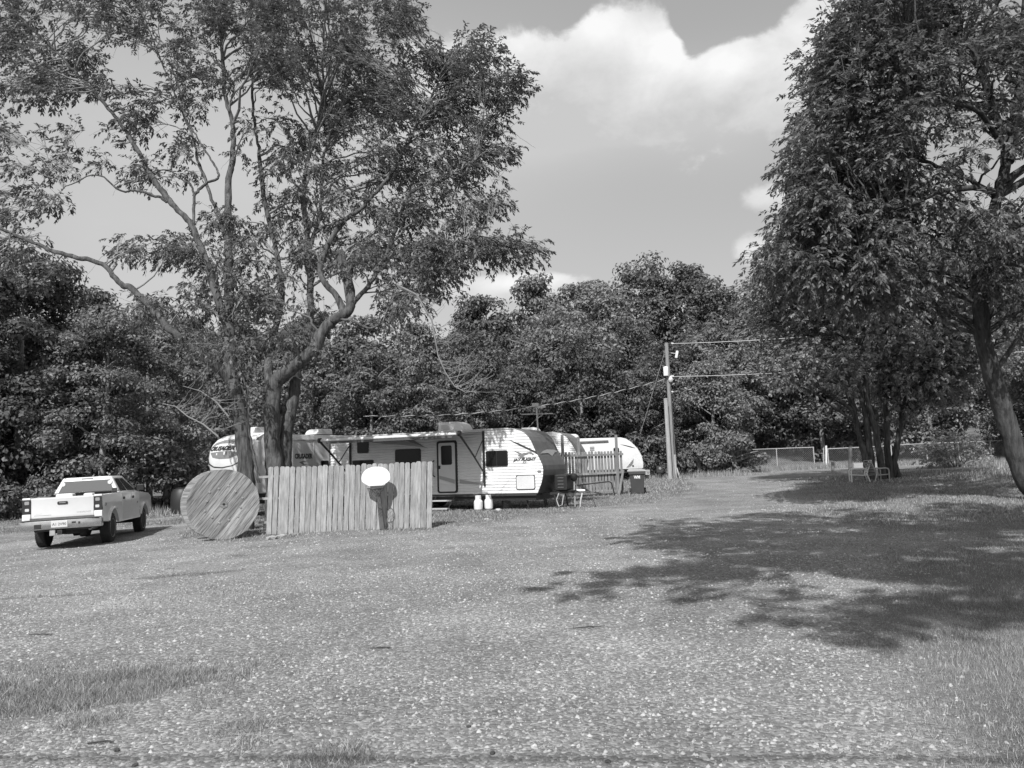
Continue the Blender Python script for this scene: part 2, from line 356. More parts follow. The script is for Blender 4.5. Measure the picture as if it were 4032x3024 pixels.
so_ = mth('MULTIPLY', mrange(no2.outputs[0], .25, .75, .09, .22), mrange(no.outputs[0], .3, .7, .75, 1.3))
gfac = mth('ADD', at_.outputs['Fac'], mth('MULTIPLY', mth('SUBTRACT', no2.outputs[0], .5), .9), True)
gfac = mrange(gfac, .25, .75, 0, 1)
mxg = nn(t, 'ShaderNodeMix', data_type='FLOAT'); L.new(gfac, mxg.inputs[0]); L.new(gr, mxg.inputs[2]); L.new(so_, mxg.inputs[3])
L.new(mxg.outputs[0], b.inputs['Base Color']); b.inputs['Roughness'].default_value = .95; b.inputs['Specular IOR Level'].default_value = .1
bp = nn(t, 'ShaderNodeBump'); bp.inputs['Strength'].default_value = .8; bp.inputs['Distance'].default_value = .012
L.new(mth('ADD', mth('SUBTRACT', 1.0, vo.outputs['Distance']), mth('MULTIPLY', no2.outputs[0], .8)), bp.inputs['Height']); L.new(bp.outputs[0], b.inputs['Normal'])
gme = np_mesh('ground', np.stack([X.ravel(), Y.ravel(), Z.ravel()], 1), Fq, gm, True)
ga = gme.attributes.new('grass', 'FLOAT', 'POINT'); ga.data.foreach_set('value', grassmask(X.ravel(), Y.ravel()).astype(np.float32))
ground = link('ground', gme, None); tag(ground, 'pale gravel yard with patches of short grass', 'ground', kind='structure')

def wedge(n, y0, y1, side=.74, pad=1.2):
    y = np.sqrt(RNG.random(n)*(y1*y1-y0*y0)+y0*y0); x = (RNG.random(n)*2-1)*(side*y+pad); return x, y
def stones(n, y0, y1, s0, s1):
    x, y = wedge(n, y0, y1); k = RNG.random(n) > grassmask(x, y)*1.15-.05
    k &= RNG.random(n) < .35+1.1*vnoise(x, y, .6, 8)
    x, y = x[k], y[k]; return x, y, s0+(s1-s0)*RNG.random(len(x))**3.5
P = [stones(46000, 3.6, 7, .006, .021), stones(50000, 7, 13, .008, .024), stones(36000, 13, 24, .011, .030), stones(12000, 24, 44, .016, .036)]
x = np.concatenate([p[0] for p in P]); y = np.concatenate([p[1] for p in P]); s = np.concatenate([p[2] for p in P]); n = len(x)
ang = RNG.random((n, 1))*6.28+np.arange(5)[None]*1.2566+RNG.normal(0, .2, (n, 5)); rad = s[:, None]*(.75+.5*RNG.random((n, 5))); el = .7+.6*RNG.random((n, 1))
V = np.zeros((n, 6, 3)); z0 = Gz(x, y)+bumps(x, y)
V[:, :5, 0] = x[:, None]+rad*np.cos(ang)*el; V[:, :5, 1] = y[:, None]+rad*np.sin(ang); V[:, :5, 2] = z0[:, None]-.003
V[:, 5, 0] = x+RNG.normal(0, .25, n)*s; V[:, 5, 1] = y+RNG.normal(0, .25, n)*s; V[:, 5, 2] = z0+s*(.45+.5*RNG.random(n))
q = np.arange(n)[:, None, None]*6; tri = np.array([[0, 1, 5], [1, 2, 5], [2, 3, 5], [3, 4, 5], [4, 0, 5]])[None]
o = link('gravel', np_mesh('gravel', V.reshape(-1, 3), (q+tri).reshape(-1, 3), 'gravel'), None); tag(o, 'loose pale gravel stones strewn over the yard', 'gravel', kind='stuff')

def blades(x, y, h, w, lean=.5):
    n = len(x); a = RNG.random(n)*6.283; l = RNG.random(n)*lean*h; b2 = RNG.random(n)*6.283; z = Gz(x, y)+bumps(x, y)-.006
    V = np.zeros((n, 3, 3)); V[:, 0] = np.stack([x-np.cos(a)*w/2, y-np.sin(a)*w/2, z], 1); V[:, 1] = np.stack([x+np.cos(a)*w/2, y+np.sin(a)*w/2, z], 1)
    V[:, 2] = np.stack([x+np.cos(b2)*l, y+np.sin(b2)*l, z+h], 1); return V
def grasspts(n, y0, y1, gam=1.0):
    x, y = wedge(n, y0, y1); k = RNG.random(n) < grassmask(x, y)**gam; return x[k], y[k]
VB = []
for (n, y0, y1, h0, h1, w0) in ((480000, 3.4, 9, .015, .05, .0042), (260000, 9, 18, .02, .055, .008), (230000, 18, 34, .025, .08, .018), (130000, 34, 62, .04, .11, .035)):
    x, y = grasspts(n, y0, y1, 1.2); hh = (h0+(h1-h0)*RNG.random(len(x)))*(.5+vnoise(x, y, 1.1, 5)); VB.append(blades(x, y, hh, w0*(.6+.8*RNG.random(len(x))), .9))
for (tx, ty, rx, ry) in TUFTS[:2]+TUFTS[8:10]:
    k = min(int(9000*rx*ry/.3), 16000); nc = max(5, int(60*rx*ry)+4); cx_ = RNG.normal(0, .55, nc)*rx; cy_ = RNG.normal(0, .55, nc)*ry; ci_ = RNG.integers(0, nc, k)
    x = tx+cx_[ci_]+RNG.normal(0, .07, k); y = ty+cy_[ci_]+RNG.normal(0, .07, k); hs = (.5+RNG.random(nc))[ci_]; VB.append(blades(x, y, (.015+.055*RNG.random(k)**1.6)*hs, np.full(k, .0045), 1.6))
VB = np.concatenate(VB).reshape(-1, 3)
o = link('grass', np_mesh('grass', VB, np.arange(len(VB)).reshape(-1, 3), 'grass'), None); tag(o, 'short patchy grass growing at the edges of the gravel', 'grass', kind='stuff')
# tall unmown grass at the foot of the woods and round the gate
xx, yy = [], []
for (x0, x1, y0, y1, k) in ((-30, -12, 36, 46, 5000), (-12, 16, 51, 55, 7000), (16, 24, 57.5, 61, 5000), (24, 44, 57, 63, 9000), (28, 44, 36, 57, 9000), (20, 30, 30, 40, 1500)):
    xx.append(x0+(x1-x0)*RNG.random(k)); yy.append(y0+(y1-y0)*RNG.random(k))
x = np.concatenate(xx); y = np.concatenate(yy); kk = vnoise(x, y, .5, 6) > .3; x, y = x[kk], y[kk]
V = blades(x, y,   .12+.38*RNG.random(len(x))**1.6, .025+.025*RNG.random(len(x)), .5).reshape(-1, 3)
o = link('tall_grass', np_mesh('tall_grass', V, np.arange(len(V)).reshape(-1, 3), 'drygrass'), None); tag(o, 'tall unmown grass along the foot of the woods', 'grass', kind='stuff')

# ------------------------------------------------------------------ trees
def unit(a): return a/np.maximum(1e-9, np.linalg.norm(a, axis=-1, keepdims=True))
def tubesN(Pth, rad, n=4):
    N, K, _ = Pth.shape; t = unit(np.gradient(Pth, axis=1)); ref = np.where(np.abs(t[:, :1, 2:3]) > .8, np.array([1., 0, 0]), np.array([0, 0, 1.]))
    ref = np.broadcast_to(ref, t.shape); a = unit(np.cross(t, ref)); b2 = np.cross(t, a)
    an = np.arange(n)*2*np.pi/n
    V = Pth[:, :, None]+(a[:, :, None]*np.cos(an)[None, None, :, None]+b2[:, :, None]*np.sin(an)[None, None, :, None])*rad[:, :, None, None]
    i = np.arange(K-1)[:, None]*n; k = np.arange(n)[None]; k2 = (k+1) % n
    f = np.stack([i+k, i+k2, i+n+k2, i+n+k], -1).reshape(-1, 4)
    F4 = (np.arange(N)[:, None, None]*K*n+f[None]).reshape(-1, 4)
    return V.reshape(-1, 3), F4
def leafgeo(p, d, up, Ln, Wd, fold=.25):
    N = len(p); d = unit(d); s = unit(np.cross(d, up)); nrm = np.cross(s, d)
    V = np.zeros((N, 4, 3)); V[:, 0] = p
    mid = p+d*(Ln*.45)[:, None]+nrm*(Wd*fold)[:, None]
    V[:, 1] = mid+s*(Wd*.5)[:, None]; V[:, 3] = mid-s*(Wd*.5)[:, None]; V[:, 2] = p+d*Ln[:, None]
    q = np.arange(N)[:, None, None]*4
    return V.reshape(-1, 3), (q+np.array([[0, 1, 2], [0, 2, 3]])[None]).reshape(-1, 3)
def rand_unit(rng, n): return unit(rng.normal(size=(n, 3)))
def cat_vf(parts):
    Vs, Fs, o = [], [], 0
    for V, Fc in parts: Vs.append(V); Fs.append(Fc+o); o += len(V)
    return np.concatenate(Vs), np.concatenate(Fs)

def big_tree(name, base, stems, clumps, rng, leafmat_, barkm, label, cat='tree', per=36, nleaf=8, LL=(.13, .20), LW=.42, centre=None, bare=0, twigm='twig', group=None, spread=1.0):
    """stems: list of polylines [(Vector, radius), ...]; clumps: (M,4) centres+radius; all in world space, object origin at base"""
    base = np.array(base); root = empty(name, tuple(base)); tag(root, label, cat, group)
    mb = MB(); samp = []
    for st_ in stems:
        pts = [np.array(p)-base for p, r in st_]; rs = [r for p, r in st_]
        # smooth by Catmull-Rom subdivision
        q, qr = [], []
        for i in range(len(pts)-1):
            p0, p1, p2, p3 = pts[max(i-1, 0)], pts[i], pts[i+1], pts[min(i+2, len(pts)-1)]
            for s_ in range(7):
                u = s_/7; q.append(.5*((2*p1)+(p2-p0)*u+(2*p0-5*p1+4*p2-p3)*u*u+(3*p1-p0-3*p2+p3)*u**3)+rng.normal(0, .012, 3)); qr.append((rs[i]*(1-u)+rs[i+1]*u)*(1+rng.normal(0, .04)))
        q.append(pts[-1]); qr.append(rs[-1])
        mb.tube([Vector(a) for a in q], qr, 14 if max(rs) > .1 else 7)
        samp += [np.append(a, b3) for a, b3 in zip(q, qr)]
    from mathutils import noise as mno
    mb.v = [tuple(Vector(p)+mno.noise_vector(Vector((p[0]*3, p[1]*3, p[2]*1.6)))*.035+mno.noise_vector(Vector(p)*9)*.010) for p in mb.v]
    mb.build('trunk', barkm, root, smooth=60)
    S = np.array(samp); C = clumps[:, :3]-base; Rr = clumps[:, 3]; Mc = len(C)
    if centre is None: centre = C.mean(0)
    hd = np.linalg.norm(C[:, None, :2]-S[None, :, :2], axis=2); d = np.linalg.norm(C[:, None]-S[None, :, :3], axis=2)+1.3*np.maximum(0, S[None, :, 2]-C[:, None, 2]+.55*hd)+rng.random((Mc, len(S)))*.5
    a = S[d.argmin(1)]; ln = np.linalg.norm(C-a[:, :3], axis=1)
    tt = np.linspace(0, 1, 7)[None, :, None]; midp = (a[:, :3]+C)/2+np.stack([rng.normal(0, .12, Mc)*ln, rng.normal(0, .12, Mc)*ln, .14*ln], 1)
    B = (1-tt)**2*a[:, None, :3]+2*tt*(1-tt)*midp[:, None]+tt**2*C[:, None]
    B[:, 1:-1] += rng.normal(0, .03, B[:, 1:-1].shape)*np.minimum(ln, 2)[:, None, None]
    r0 = np.minimum(.012+.014*ln, a[:, 3]*.8); rad = r0[:, None]*(1-.75*np.linspace(0, 1, 7)[None])
    parts = [tubesN(B, rad, 5)]
    # sprays
    ns = np.maximum(6, (per*(Rr/.75)**2)).astype(int); ci = np.repeat(np.arange(Mc), ns); Ns = len(ci)
    off = rand_unit(rng, Ns)*(rng.random(Ns)**.45)[:, None]*Rr[ci][:, None]; off[:, 2] *= .8
    sp = C[ci]+off; tk = rng.integers(3, 7, Ns); st0 = B[ci, tk]
    outw = unit(C[ci]-centre)*.6+unit(off)*.7+rand_unit(rng, Ns)*.35; outw[:, 2] += .1; outw = unit(outw)
    t4 = np.linspace(0, 1, 3)[None, :, None]; md = (st0+sp)/2+rng.normal(0, .06, (Ns, 3))
    T = (1-t4)**2*st0[:, None]+2*t4*(1-t4)*md[:, None]+t4**2*sp[:, None]
    parts.append(tubesN(T, np.linspace(.008, .004, 3)[None].repeat(Ns, 0), 3))
    Vv, Fv = cat_vf(parts); link('branches', np_mesh('branches', Vv, Fv, twigm, False), None, root)
    if bare:
        # leafless dead twigs that arch and droop
        k = rng.integers(0, Mc, bare); p0 = B[k, 4]; dr = unit(unit(p0-centre)+rand_unit(rng, bare)*.7); dr[:, 2] *= .4; L2 = .5+1.1*rng.random(bare)
        t8 = np.linspace(0, 1, 8)[None, :, None]; Pb = p0[:, None]+dr[:, None]*t8*L2[:, None, None]; Pb[:, :, 2] += (.25*t8-.9*t8**2)[..., 0]*L2[:, None]*.6
        Pb[:, 1:] += np.cumsum(rng.normal(0, .025, (bare, 7, 3)), axis=1)
        V2, F2 = tubesN(Pb, np.linspace(.011, .004, 8)[None].repeat(bare, 0), 3)
        link('bare_twigs', np_mesh('bare_twigs', V2, F2, twigm, False), None, root)['kind'] = 'stuff'
    # leaflets along each spray
    li = np.repeat(np.arange(Ns), nleaf); kk = np.tile(np.arange(nleaf), Ns); Nl = len(li); rach = outw[li].copy()
    f = (kk//2)/(nleaf/2); rl = (.20+.12*rng.random(Ns))[li]*spread; rach[:, 2] -= f*.6; rach = unit(rach)
    pos_ = sp[li]+rach*(f*rl)[:, None]; side = unit(np.cross(rach, np.array([0, 0, 1.])+rng.normal(0, .2, (Nl, 3))))*np.where(kk % 2 == 0, 1, -1)[:, None]
    dirn = rach*.7+side*.7+rng.normal(0, .3, (Nl, 3)); dirn[:, 2] -= .45; up = np.array([0, 0, 1.])+rng.normal(0, .45, (Nl, 3))
    Ln = LL[0]+(LL[1]-LL[0])*rng.random(Nl); Vl, Fl = leafgeo(pos_, dirn, up, Ln, Ln*LW, .15)
    link('crown', np_mesh('crown', Vl, Fl, leafmat_, False), None, root)
    return root
def pix_clumps(lst, rng, r=(.5, .95)):
    out = []
    for (u, v, ru, rv, k, d0, d1) in lst:
        for _ in range(k):
            a = rng.random()*6.283; q = math.sqrt(rng.random()); vv = v+rv*q*math.sin(a); p = at(u+ru*q*math.cos(a), vv, d0+(d1-d0)*rng.random()+DSH*1.15*min(1, max(0, (1450-vv)/800)))
            out.append((p.x, p.y, p.z, r[0]+(r[1]-r[0])*rng.random()))
    return np.array(out)
DSH = 0.0
def limb(pts, r0, r1):
    n = len(pts); pts = [(u, v, d+DSH*min(1, max(0, (1400-v)/900))) for u, v, d in pts]; return [(at(u, v, d), r0+(r1-r0)*(i/(n-1))**.8) for i, (u, v, d) in enumerate(pts)]

# --- the big tree behind the board fence
rg = np.random.default_rng(5); DSH = 3.5
gA = gz(-8.0, 24.3)
stA = [[(Vector((-8.45, 24.2, gA-.15)), .34), (Vector((-8.42, 24.2, gA+.4)), .28)] + limb([(972, 1880, 24.2), (956, 1706, 24.2), (939, 1580, 24.3), (914, 1495, 24.3), (902, 1350, 24.3), (905, 1200, 24.2), (900, 1000, 24.1), (900, 890, 24.1), (900, 705, 24), (917, 624, 24), (917, 488, 24), (889, 380, 24), (868, 108, 24), (860, -250, 24), (850, -600, 24)], .26, .03),
       [(Vector((-7.6, 24.5, gA-.15)), .36), (Vector((-7.55, 24.5, gA+.5)), .29)] + limb([(1078, 1832, 24.5), (1070, 1706, 24.5), (1074, 1580, 24.5), (1090, 1500, 24.5), (1137, 1461, 24.4), (1180, 1428, 24.3), (1243, 1369, 24.1), (1264, 1318, 24.0), (1306, 1263, 23.8), (1382, 1204, 23.5), (1337, 992, 23.4)], .27, .15),
       limb([(1121, 1950, 24.9), (1121, 1833, 24.9), (1125, 1706, 24.9), (1150, 1600, 24.9), (1163, 1516, 25), (1167, 1461, 25), (1175, 1390, 25), (1205, 1326, 25), (1222, 1221, 25), (1217, 995, 25), (1193, 784, 25), (1205, 663, 25), (1229, 573, 25), (1265, 420, 25), (1275, 200, 25), (1290, -200, 25)], .25, .03),
       limb([(1095, 1622, 24.6), (1070, 1537, 24.8), (1057, 1453, 25), (1070, 1369, 25.2), (1087, 1284, 25.3), (1110, 1150, 25.4), (1090, 1000, 25.4), (1058, 868, 25.4), (1030, 705, 25.4), (1020, 597, 25.4), (1003, 488, 25.4), (993, 325, 25.4), (987, 0, 25.4), (980, -350, 25.4)], .17, .03),
       limb([(905, 1500, 24.3), (796, 1397, 23.8), (663, 1290, 23.3), (530, 1145, 22.9), (477, 1118, 22.8), (398, 1039, 22.6), (265, 1006, 22.3), (133, 959, 22), (0, 900, 21.7), (-200, 830, 21.2)], .15, .035),
       limb([(905, 1330, 24.3), (860, 1180, 24), (800, 1000, 23.7), (754, 890, 23.5), (678, 803, 23.3), (597, 694, 23.1), (553, 613, 23), (488, 504, 22.9), (401, 396, 22.8), (315, 304, 22.7), (233, 217, 22.6), (100, 90, 22.5), (-60, -60, 22.4)], .14, .025),
       limb([(670, 800, 23.3), (624, 775, 23.1), (542, 751, 22.9), (472, 748, 22.7), (380, 690, 22.4), (250, 740, 22.2)], .06, .015),
       limb([(759, 890, 23.5), (765, 770, 23.4), (743, 721, 23.3), (700, 700, 23.2), (656, 667, 23.0), (560, 690, 22.7)], .055, .015),
       limb([(765, 770, 23.4), (803, 727, 23.5), (857, 700, 23.6), (851, 667, 23.6), (813, 597, 23.5), (776, 542, 23.4), (732, 461, 23.3), (700, 350, 23.2), (660, 180, 23.1)], .055, .015),
       limb([(898, 960, 24.1), (873, 890, 24.3), (835, 786, 24.5), (786, 651, 24.8), (759, 542, 25), (700, 400, 25.2), (640, 250, 25.4), (560, 50, 25.5)], .08, .02),
       limb([(1205, 1020, 25), (1259, 844, 25.2), (1265, 723, 25.3), (1277, 603, 25.4), (1330, 450, 25.5), (1390, 250, 25.6), (1420, 0, 25.6)], .09, .02),
       limb([(1350, 1230, 23.6), (1337, 1180, 23.6), (1259, 1060, 23.4), (1337, 892, 23.2), (1422, 820, 23.1), (1500, 735, 23), (1542, 675, 22.9), (1603, 573, 22.8), (1680, 420, 22.7), (1750, 260, 22.6)], .12, .02),
       limb([(1382, 1204, 23.5), (1460, 1110, 23.2), (1530, 988, 23), (1566, 874, 22.9), (1603, 783, 22.8), (1639, 747, 22.7), (1760, 700, 22.5), (1880, 620, 22.4)], .09, .018),
       limb([(1327, 1255, 23.7), (1390, 1267, 23.4), (1454, 1293, 23.1), (1530, 1270, 22.8), (1570, 1340, 22.6), (1590, 1420, 22.5)], .05, .012),
       limb([(1520, 1010, 23), (1640, 1010, 22.7), (1780, 960, 22.4), (1900, 930, 22.2), (2000, 970, 22.1)], .05, .012),
       limb([(1019, 1900, 23.6), (1010, 1840, 23.6), (998, 1790, 23.6), (981, 1685, 23.6), (975, 1600, 23.6), (960, 1491, 23.6), (940, 1420, 23.5)], .05, .015)]
clA = pix_clumps([(90, 190, 110, 80, 8, 22, 25), (120, 330, 120, 60, 6, 22, 24), (2030, 330, 50, 60, 5, 22, 24), (2060, 985, 50, 30, 4, 22, 23), (1970, 640, 60, 80, 5, 21.5, 24), (250, 60, 330, 190, 40, 21, 26), (700, 40, 330, 160, 43, 21, 27), (1150, 60, 330, 190, 49, 21, 27), (1500, 60, 190, 150, 28, 21, 27),
                  (250, 300, 250, 110, 10, 21, 25), (520, 320, 260, 120, 14, 22, 26), (1000, 330, 260, 160, 20, 22, 27), (1330, 330, 260, 170, 46, 21, 27), (1640, 330, 230, 150, 37, 21, 26),
                  (1850, 330, 130, 190, 25, 21, 25), (1800, 240, 90, 90, 9, 22, 24), (1950, 390, 80, 120, 9, 22, 24), (1450, 580, 260, 160, 34, 21, 27), (1720, 600, 200, 140, 31, 21, 26), (1890, 560, 80, 110, 9, 21, 24), (1110, 600, 200, 200, 18, 22, 27),
                  (1300, 880, 230, 170, 31, 21.5, 27), (1650, 860, 200, 110, 22, 21, 25), (1850, 860, 110, 80, 9, 21, 24), (1580, 1040, 230, 90, 22, 21, 25), (1800, 1000, 180, 70, 19, 21, 24), (1980, 985, 80, 40, 8, 21.5, 23), (1930, 820, 90, 40, 5, 21.5, 23),
                  (90, 520, 110, 60, 4, 21, 23), (60, 700, 90, 90, 4, 21, 23), (180, 360, 120, 50, 4, 21.5, 24), (270, 600, 170, 90, 6, 21.5, 24), (420, 470, 100, 60, 3, 22, 24), (600, 560, 160, 110, 8, 22, 25), (500, 720, 120, 60, 3, 22, 25), (720, 480, 120, 120, 6, 22, 26), (650, 660, 100, 60, 4, 22, 25),
                  (120, 880, 150, 80, 5, 21, 23), (250, 830, 120, 60, 2, 21, 23), (560, 960, 160, 70, 7, 22, 24), (760, 1000, 120, 90, 7, 22, 26), (900, 880, 120, 130, 7, 22, 26), (1030, 1000, 150, 150, 12, 22, 27), (640, 1150, 200, 90, 8, 21.5, 25), (900, 1200, 160, 120, 12, 22, 27),
                  (1150, 1200, 150, 120, 10, 22, 27), (1080, 1380, 170, 90, 7, 22, 26), (850, 1350, 140, 100, 7, 22, 25), (1650, 1120, 140, 50, 8, 21.5, 24), (1600, 1190, 120, 40, 6, 21.5, 24), (130, 1030, 120, 60, 3, 21, 23), (1430, 1000, 120, 70, 9, 22, 26),
                  (700, -300, 900, 220, 46, 22, 28), (1000, -600, 500, 160, 14, 24, 28)], rg, (.36, .80))
big_tree('ash_tree', (-8.0, 24.3, gA), stA, clA, rg, 'leafA', 'bark', 'tall many-stemmed tree with spreading limbs behind the wooden board fence', bare=420, per=33, LL=(.12, .19))

def dead_fan(root, base, path, d, seed, k=26):
    r = random.Random(seed); pts = [at(u, v, d)-Vector(base) for u, v in path]; m = MB(); m.tube(pts, [.03-.022*i/(len(pts)-1) for i in range(len(pts))], 6)
    for i in range(k):
        f = .12+.85*r.random(); j = min(int(f*(len(pts)-1)), len(pts)-2); p = pts[j].lerp(pts[j+1], f*(len(pts)-1)-j); L_ = r.uniform(.5, 1.3); a = r.uniform(-.2, 1.0); q = [p]
        for t_ in range(1, 7): q.append(q[-1]+Vector((math.cos(a), r.uniform(-.4, .4), math.sin(a)))*L_/6); a += r.uniform(-.15, .32)
        m.tube(q, [.010, .009, .008, .007, .006, .005, .004], 4)
    m.build('dead_branch', 'twig', root)
TA = bpy.data.objects['ash_tree']
dead_fan(TA, (-8.0, 24.3, gA), [(1560, 1120), (1640, 1160), (1700, 1260), (1725, 1400), (1754, 1467), (1790, 1521), (1833, 1545), (1875, 1539)], 22.2, 1)
dead_fan(TA, (-8.0, 24.3, gA), [(860, 1720), (800, 1670), (740, 1640), (690, 1600), (640, 1590)], 23.6, 3, 16)
dead_fan(TA, (-8.0, 24.3, gA), [(900, 1640), (850, 1580), (790, 1540), (720, 1520)], 23.6, 4, 14)
DSH = 0.0
# --- the leaning tree at the edge of the lawn
gB = gz(15.6, 23.8)
stB = [[(Vector((16.1, 23.9, gB-.2)), .42), (Vector((16.0, 23.9, gB+.15)), .34)] + limb([(4032, 1870, 23.8), (3960, 1650, 23.6), (3900, 1450, 23.4), (3868, 1300, 23.2), (3855, 1150, 23), (3870, 980, 22.8), (3920, 800, 22.7), (3960, 620, 22.6), (3920, 450, 22.5), (3850, 250, 22.4), (3760, 60, 22.3), (3690, -250, 22.2), (3650, -600, 22.2)], .31, .04),
       limb([(3965, 640, 22.6), (4010, 400, 22.8), (4030, 150, 23), (4040, -150, 23), (4020, -500, 23)], .2, .04),
       limb([(3930, 760, 22.7), (3830, 740, 22.2), (3700, 755, 21.8), (3600, 800, 21.4), (3450, 830, 21), (3300, 900, 20.8), (3150, 960, 20.6)], .11, .015),
       limb([(3930, 780, 22.7), (3800, 700, 23), (3700, 660, 23.4), (3600, 620, 23.7), (3450, 560, 24), (3330, 520, 24.2)], .1, .015),
       limb([(3940, 560, 22.6), (3850, 440, 21.8), (3740, 400, 21.2), (3600, 330, 20.7), (3450, 330, 20.4), (3300, 300, 20.2)], .09, .015),
       limb([(3860, 1010, 22.8), (3760, 960, 22.2), (3640, 1000, 21.8), (3520, 1100, 21.4), (3380, 1150, 21.2)], .07, .012),
       limb([(3870, 290, 22.4), (3750, 120, 23), (3600, 0, 23.5), (3480, -120, 24)], .08, .015),
       limb([(3880, 1420, 23.4), (3890, 1330, 23.2), (3895, 1250, 23.1), (3885, 1180, 23)], .05, .03)]
rg = np.random.default_rng(6)
clB = pix_clumps([(3480, 60, 230, 150, 34, 20, 26), (3330, 250, 130, 150, 20, 20.5, 25), (3250, 420, 90, 130, 16, 21, 25), (3500, 330, 260, 170, 32, 20, 26), (3220, 650, 110, 120, 18, 20.5, 25), (3400, 620, 230, 160, 32, 20, 26), (3650, 560, 200, 200, 15, 20, 26), (3170, 830, 110, 110, 16, 20, 25),
                  (3350, 880, 230, 150, 34, 19.5, 26), (3600, 870, 220, 140, 16, 20, 26), (3110, 1020, 120, 80, 14, 20, 25), (3300, 1080, 220, 110, 26, 20, 25), (3540, 1130, 200, 110, 18, 20, 25), (3800, 330, 180, 260, 10, 19, 26), (3800, 900, 150, 130, 6, 20, 25), (3780, 80, 240, 120, 15, 20, 27),
                  (3980, 250, 120, 200, 7, 20, 24), (4010, 950, 90, 160, 9, 21, 24), (3960, 1130, 80, 110, 7, 21.5, 23.5), (4050, 1200, 70, 90, 4, 21.5, 23), (3420, -250, 300, 200, 30, 20, 26), (3850, -300, 400, 200, 30, 19, 27), (4250, 300, 250, 400, 24, 20, 26), (4300, 900, 220, 300, 14, 20, 25), (3700, -650, 500, 200, 22, 20, 27)], rg)
big_tree('leaning_tree', (16.0, 23.9, gB), stB, clB, rg, 'leafE', 'barkdk', 'tall tree with a dark trunk leaning over the shaded lawn', bare=40, per=34, twigm='bark')

# --- multi-stemmed tree with the lawn chairs under it
gC = gz(17.6, 38.3)
def L2w(lst, d): return [(u, v, d) for u, v in lst]
stC = [limb(L2w(a, 38.3+k*.15), .2, .07) for k, a in enumerate([
        [(3482, 1900), (3476, 1876), (3448, 1698), (3420, 1596), (3406, 1493), (3392, 1414), (3380, 1250), (3400, 1050)],
        [(3436, 1890), (3434, 1848), (3420, 1726), (3406, 1633), (3387, 1540), (3370, 1400), (3330, 1200)],
        [(3420, 1880), (3410, 1810), (3387, 1726), (3364, 1624), (3350, 1540), (3340, 1507), (3300, 1380), (3240, 1250)],
        [(3501, 1900), (3499, 1876), (3494, 1726), (3490, 1633), (3480, 1493), (3490, 1300), (3520, 1080)],
        [(3513, 1900), (3513, 1876), (3527, 1773), (3541, 1703), (3555, 1600), (3574, 1563), (3620, 1450), (3690, 1300)],
        [(3538, 1898), (3536, 1871), (3522, 1810), (3545, 1690), (3570, 1560), (3600, 1400)]])]
rg = np.random.default_rng(8)
clC = pix_clumps([(3350, 1200, 260, 170, 46, 36, 42), (3650, 1200, 260, 180, 46, 36, 42), (3150, 1250, 160, 180, 24, 37, 42), (3700, 1420, 220, 120, 26, 36.5, 41), (3450, 1000, 280, 150, 30, 37, 42), (3420, 1440, 200, 80, 14, 36.5, 41), (3800, 1050, 220, 160, 26, 37, 42), (3850, 1350, 150, 150, 16, 37, 42), (3130, 1420, 120, 90, 8, 37, 41), (3600, 1560, 200, 60, 8, 37, 41), (3050, 1120, 90, 90, 10, 37, 41)], rg, (.8, 1.3))
big_tree('clump_tree', (17.75, 38.3, gC), stC, clC, rg, 'leafC', 'barkdk', 'tree of six thin stems standing beside the lawn chairs', bare=30, twigm='bark', per=17, LL=(.15, .24), LW=.5)

# --- tree to the right of the viewpoint whose crown shades the gravel
gD = gz(8.2, -1.0); rg = np.random.default_rng(9)
def V3(*a): return Vector(a)
cD = []; scx, scy = 6.15, .55
for k in range(24):
    a = k/24*6.283+rg.random()*.2; reach = 7.4+(2.7 if math.sin(a) > -.55 else 1.0)*rg.random()
    for j in range(10):
        f = .3+.7*(j+rg.random())/10; cD.append((scx+reach*f*math.cos(a)+rg.normal(0, .25), scy+reach*f*math.sin(a)+rg.normal(0, .25), 12.6+rg.random()*2.2-(f-.5)*.8, (.85-.4*f)+.35*rg.random()))
for k in range(150):
    a = rg.random()*6.283; q = math.sqrt(rg.random())*8.5; cD.append((scx+q*math.cos(a), scy+q*math.sin(a), 12.8+rg.random()*4, .55+.45*rg.random()))
cD = np.array(cD)
stD = [[(V3(8.3, -1.2, gD-.2), .4), (V3(8.1, -1.0, 1.5), .32), (V3(7.5, -.5, 5), .27), (V3(6.6, .4, 8.5), .22), (V3(5.4, 1.5, 11.5), .14), (V3(4.8, 2.2, 15), .05)]]
for k in range(8):
    a = k/8*6.283; stD.append([(V3(6.3, .7, 9.2), .1), (V3(5.6+2.6*math.cos(a), 1.2+2.6*math.sin(a), 11.2), .08), (V3(scx+7.2*math.cos(a), scy+7.2*math.sin(a), 12.7), .03)])
big_tree('shade_tree', (8.2, -1.0, gD), stD, cD, rg, 'leafA', 'bark', 'tall tree beside the viewpoint casting shade over the gravel and lawn', bare=0, per=20, LL=(.2, .3))

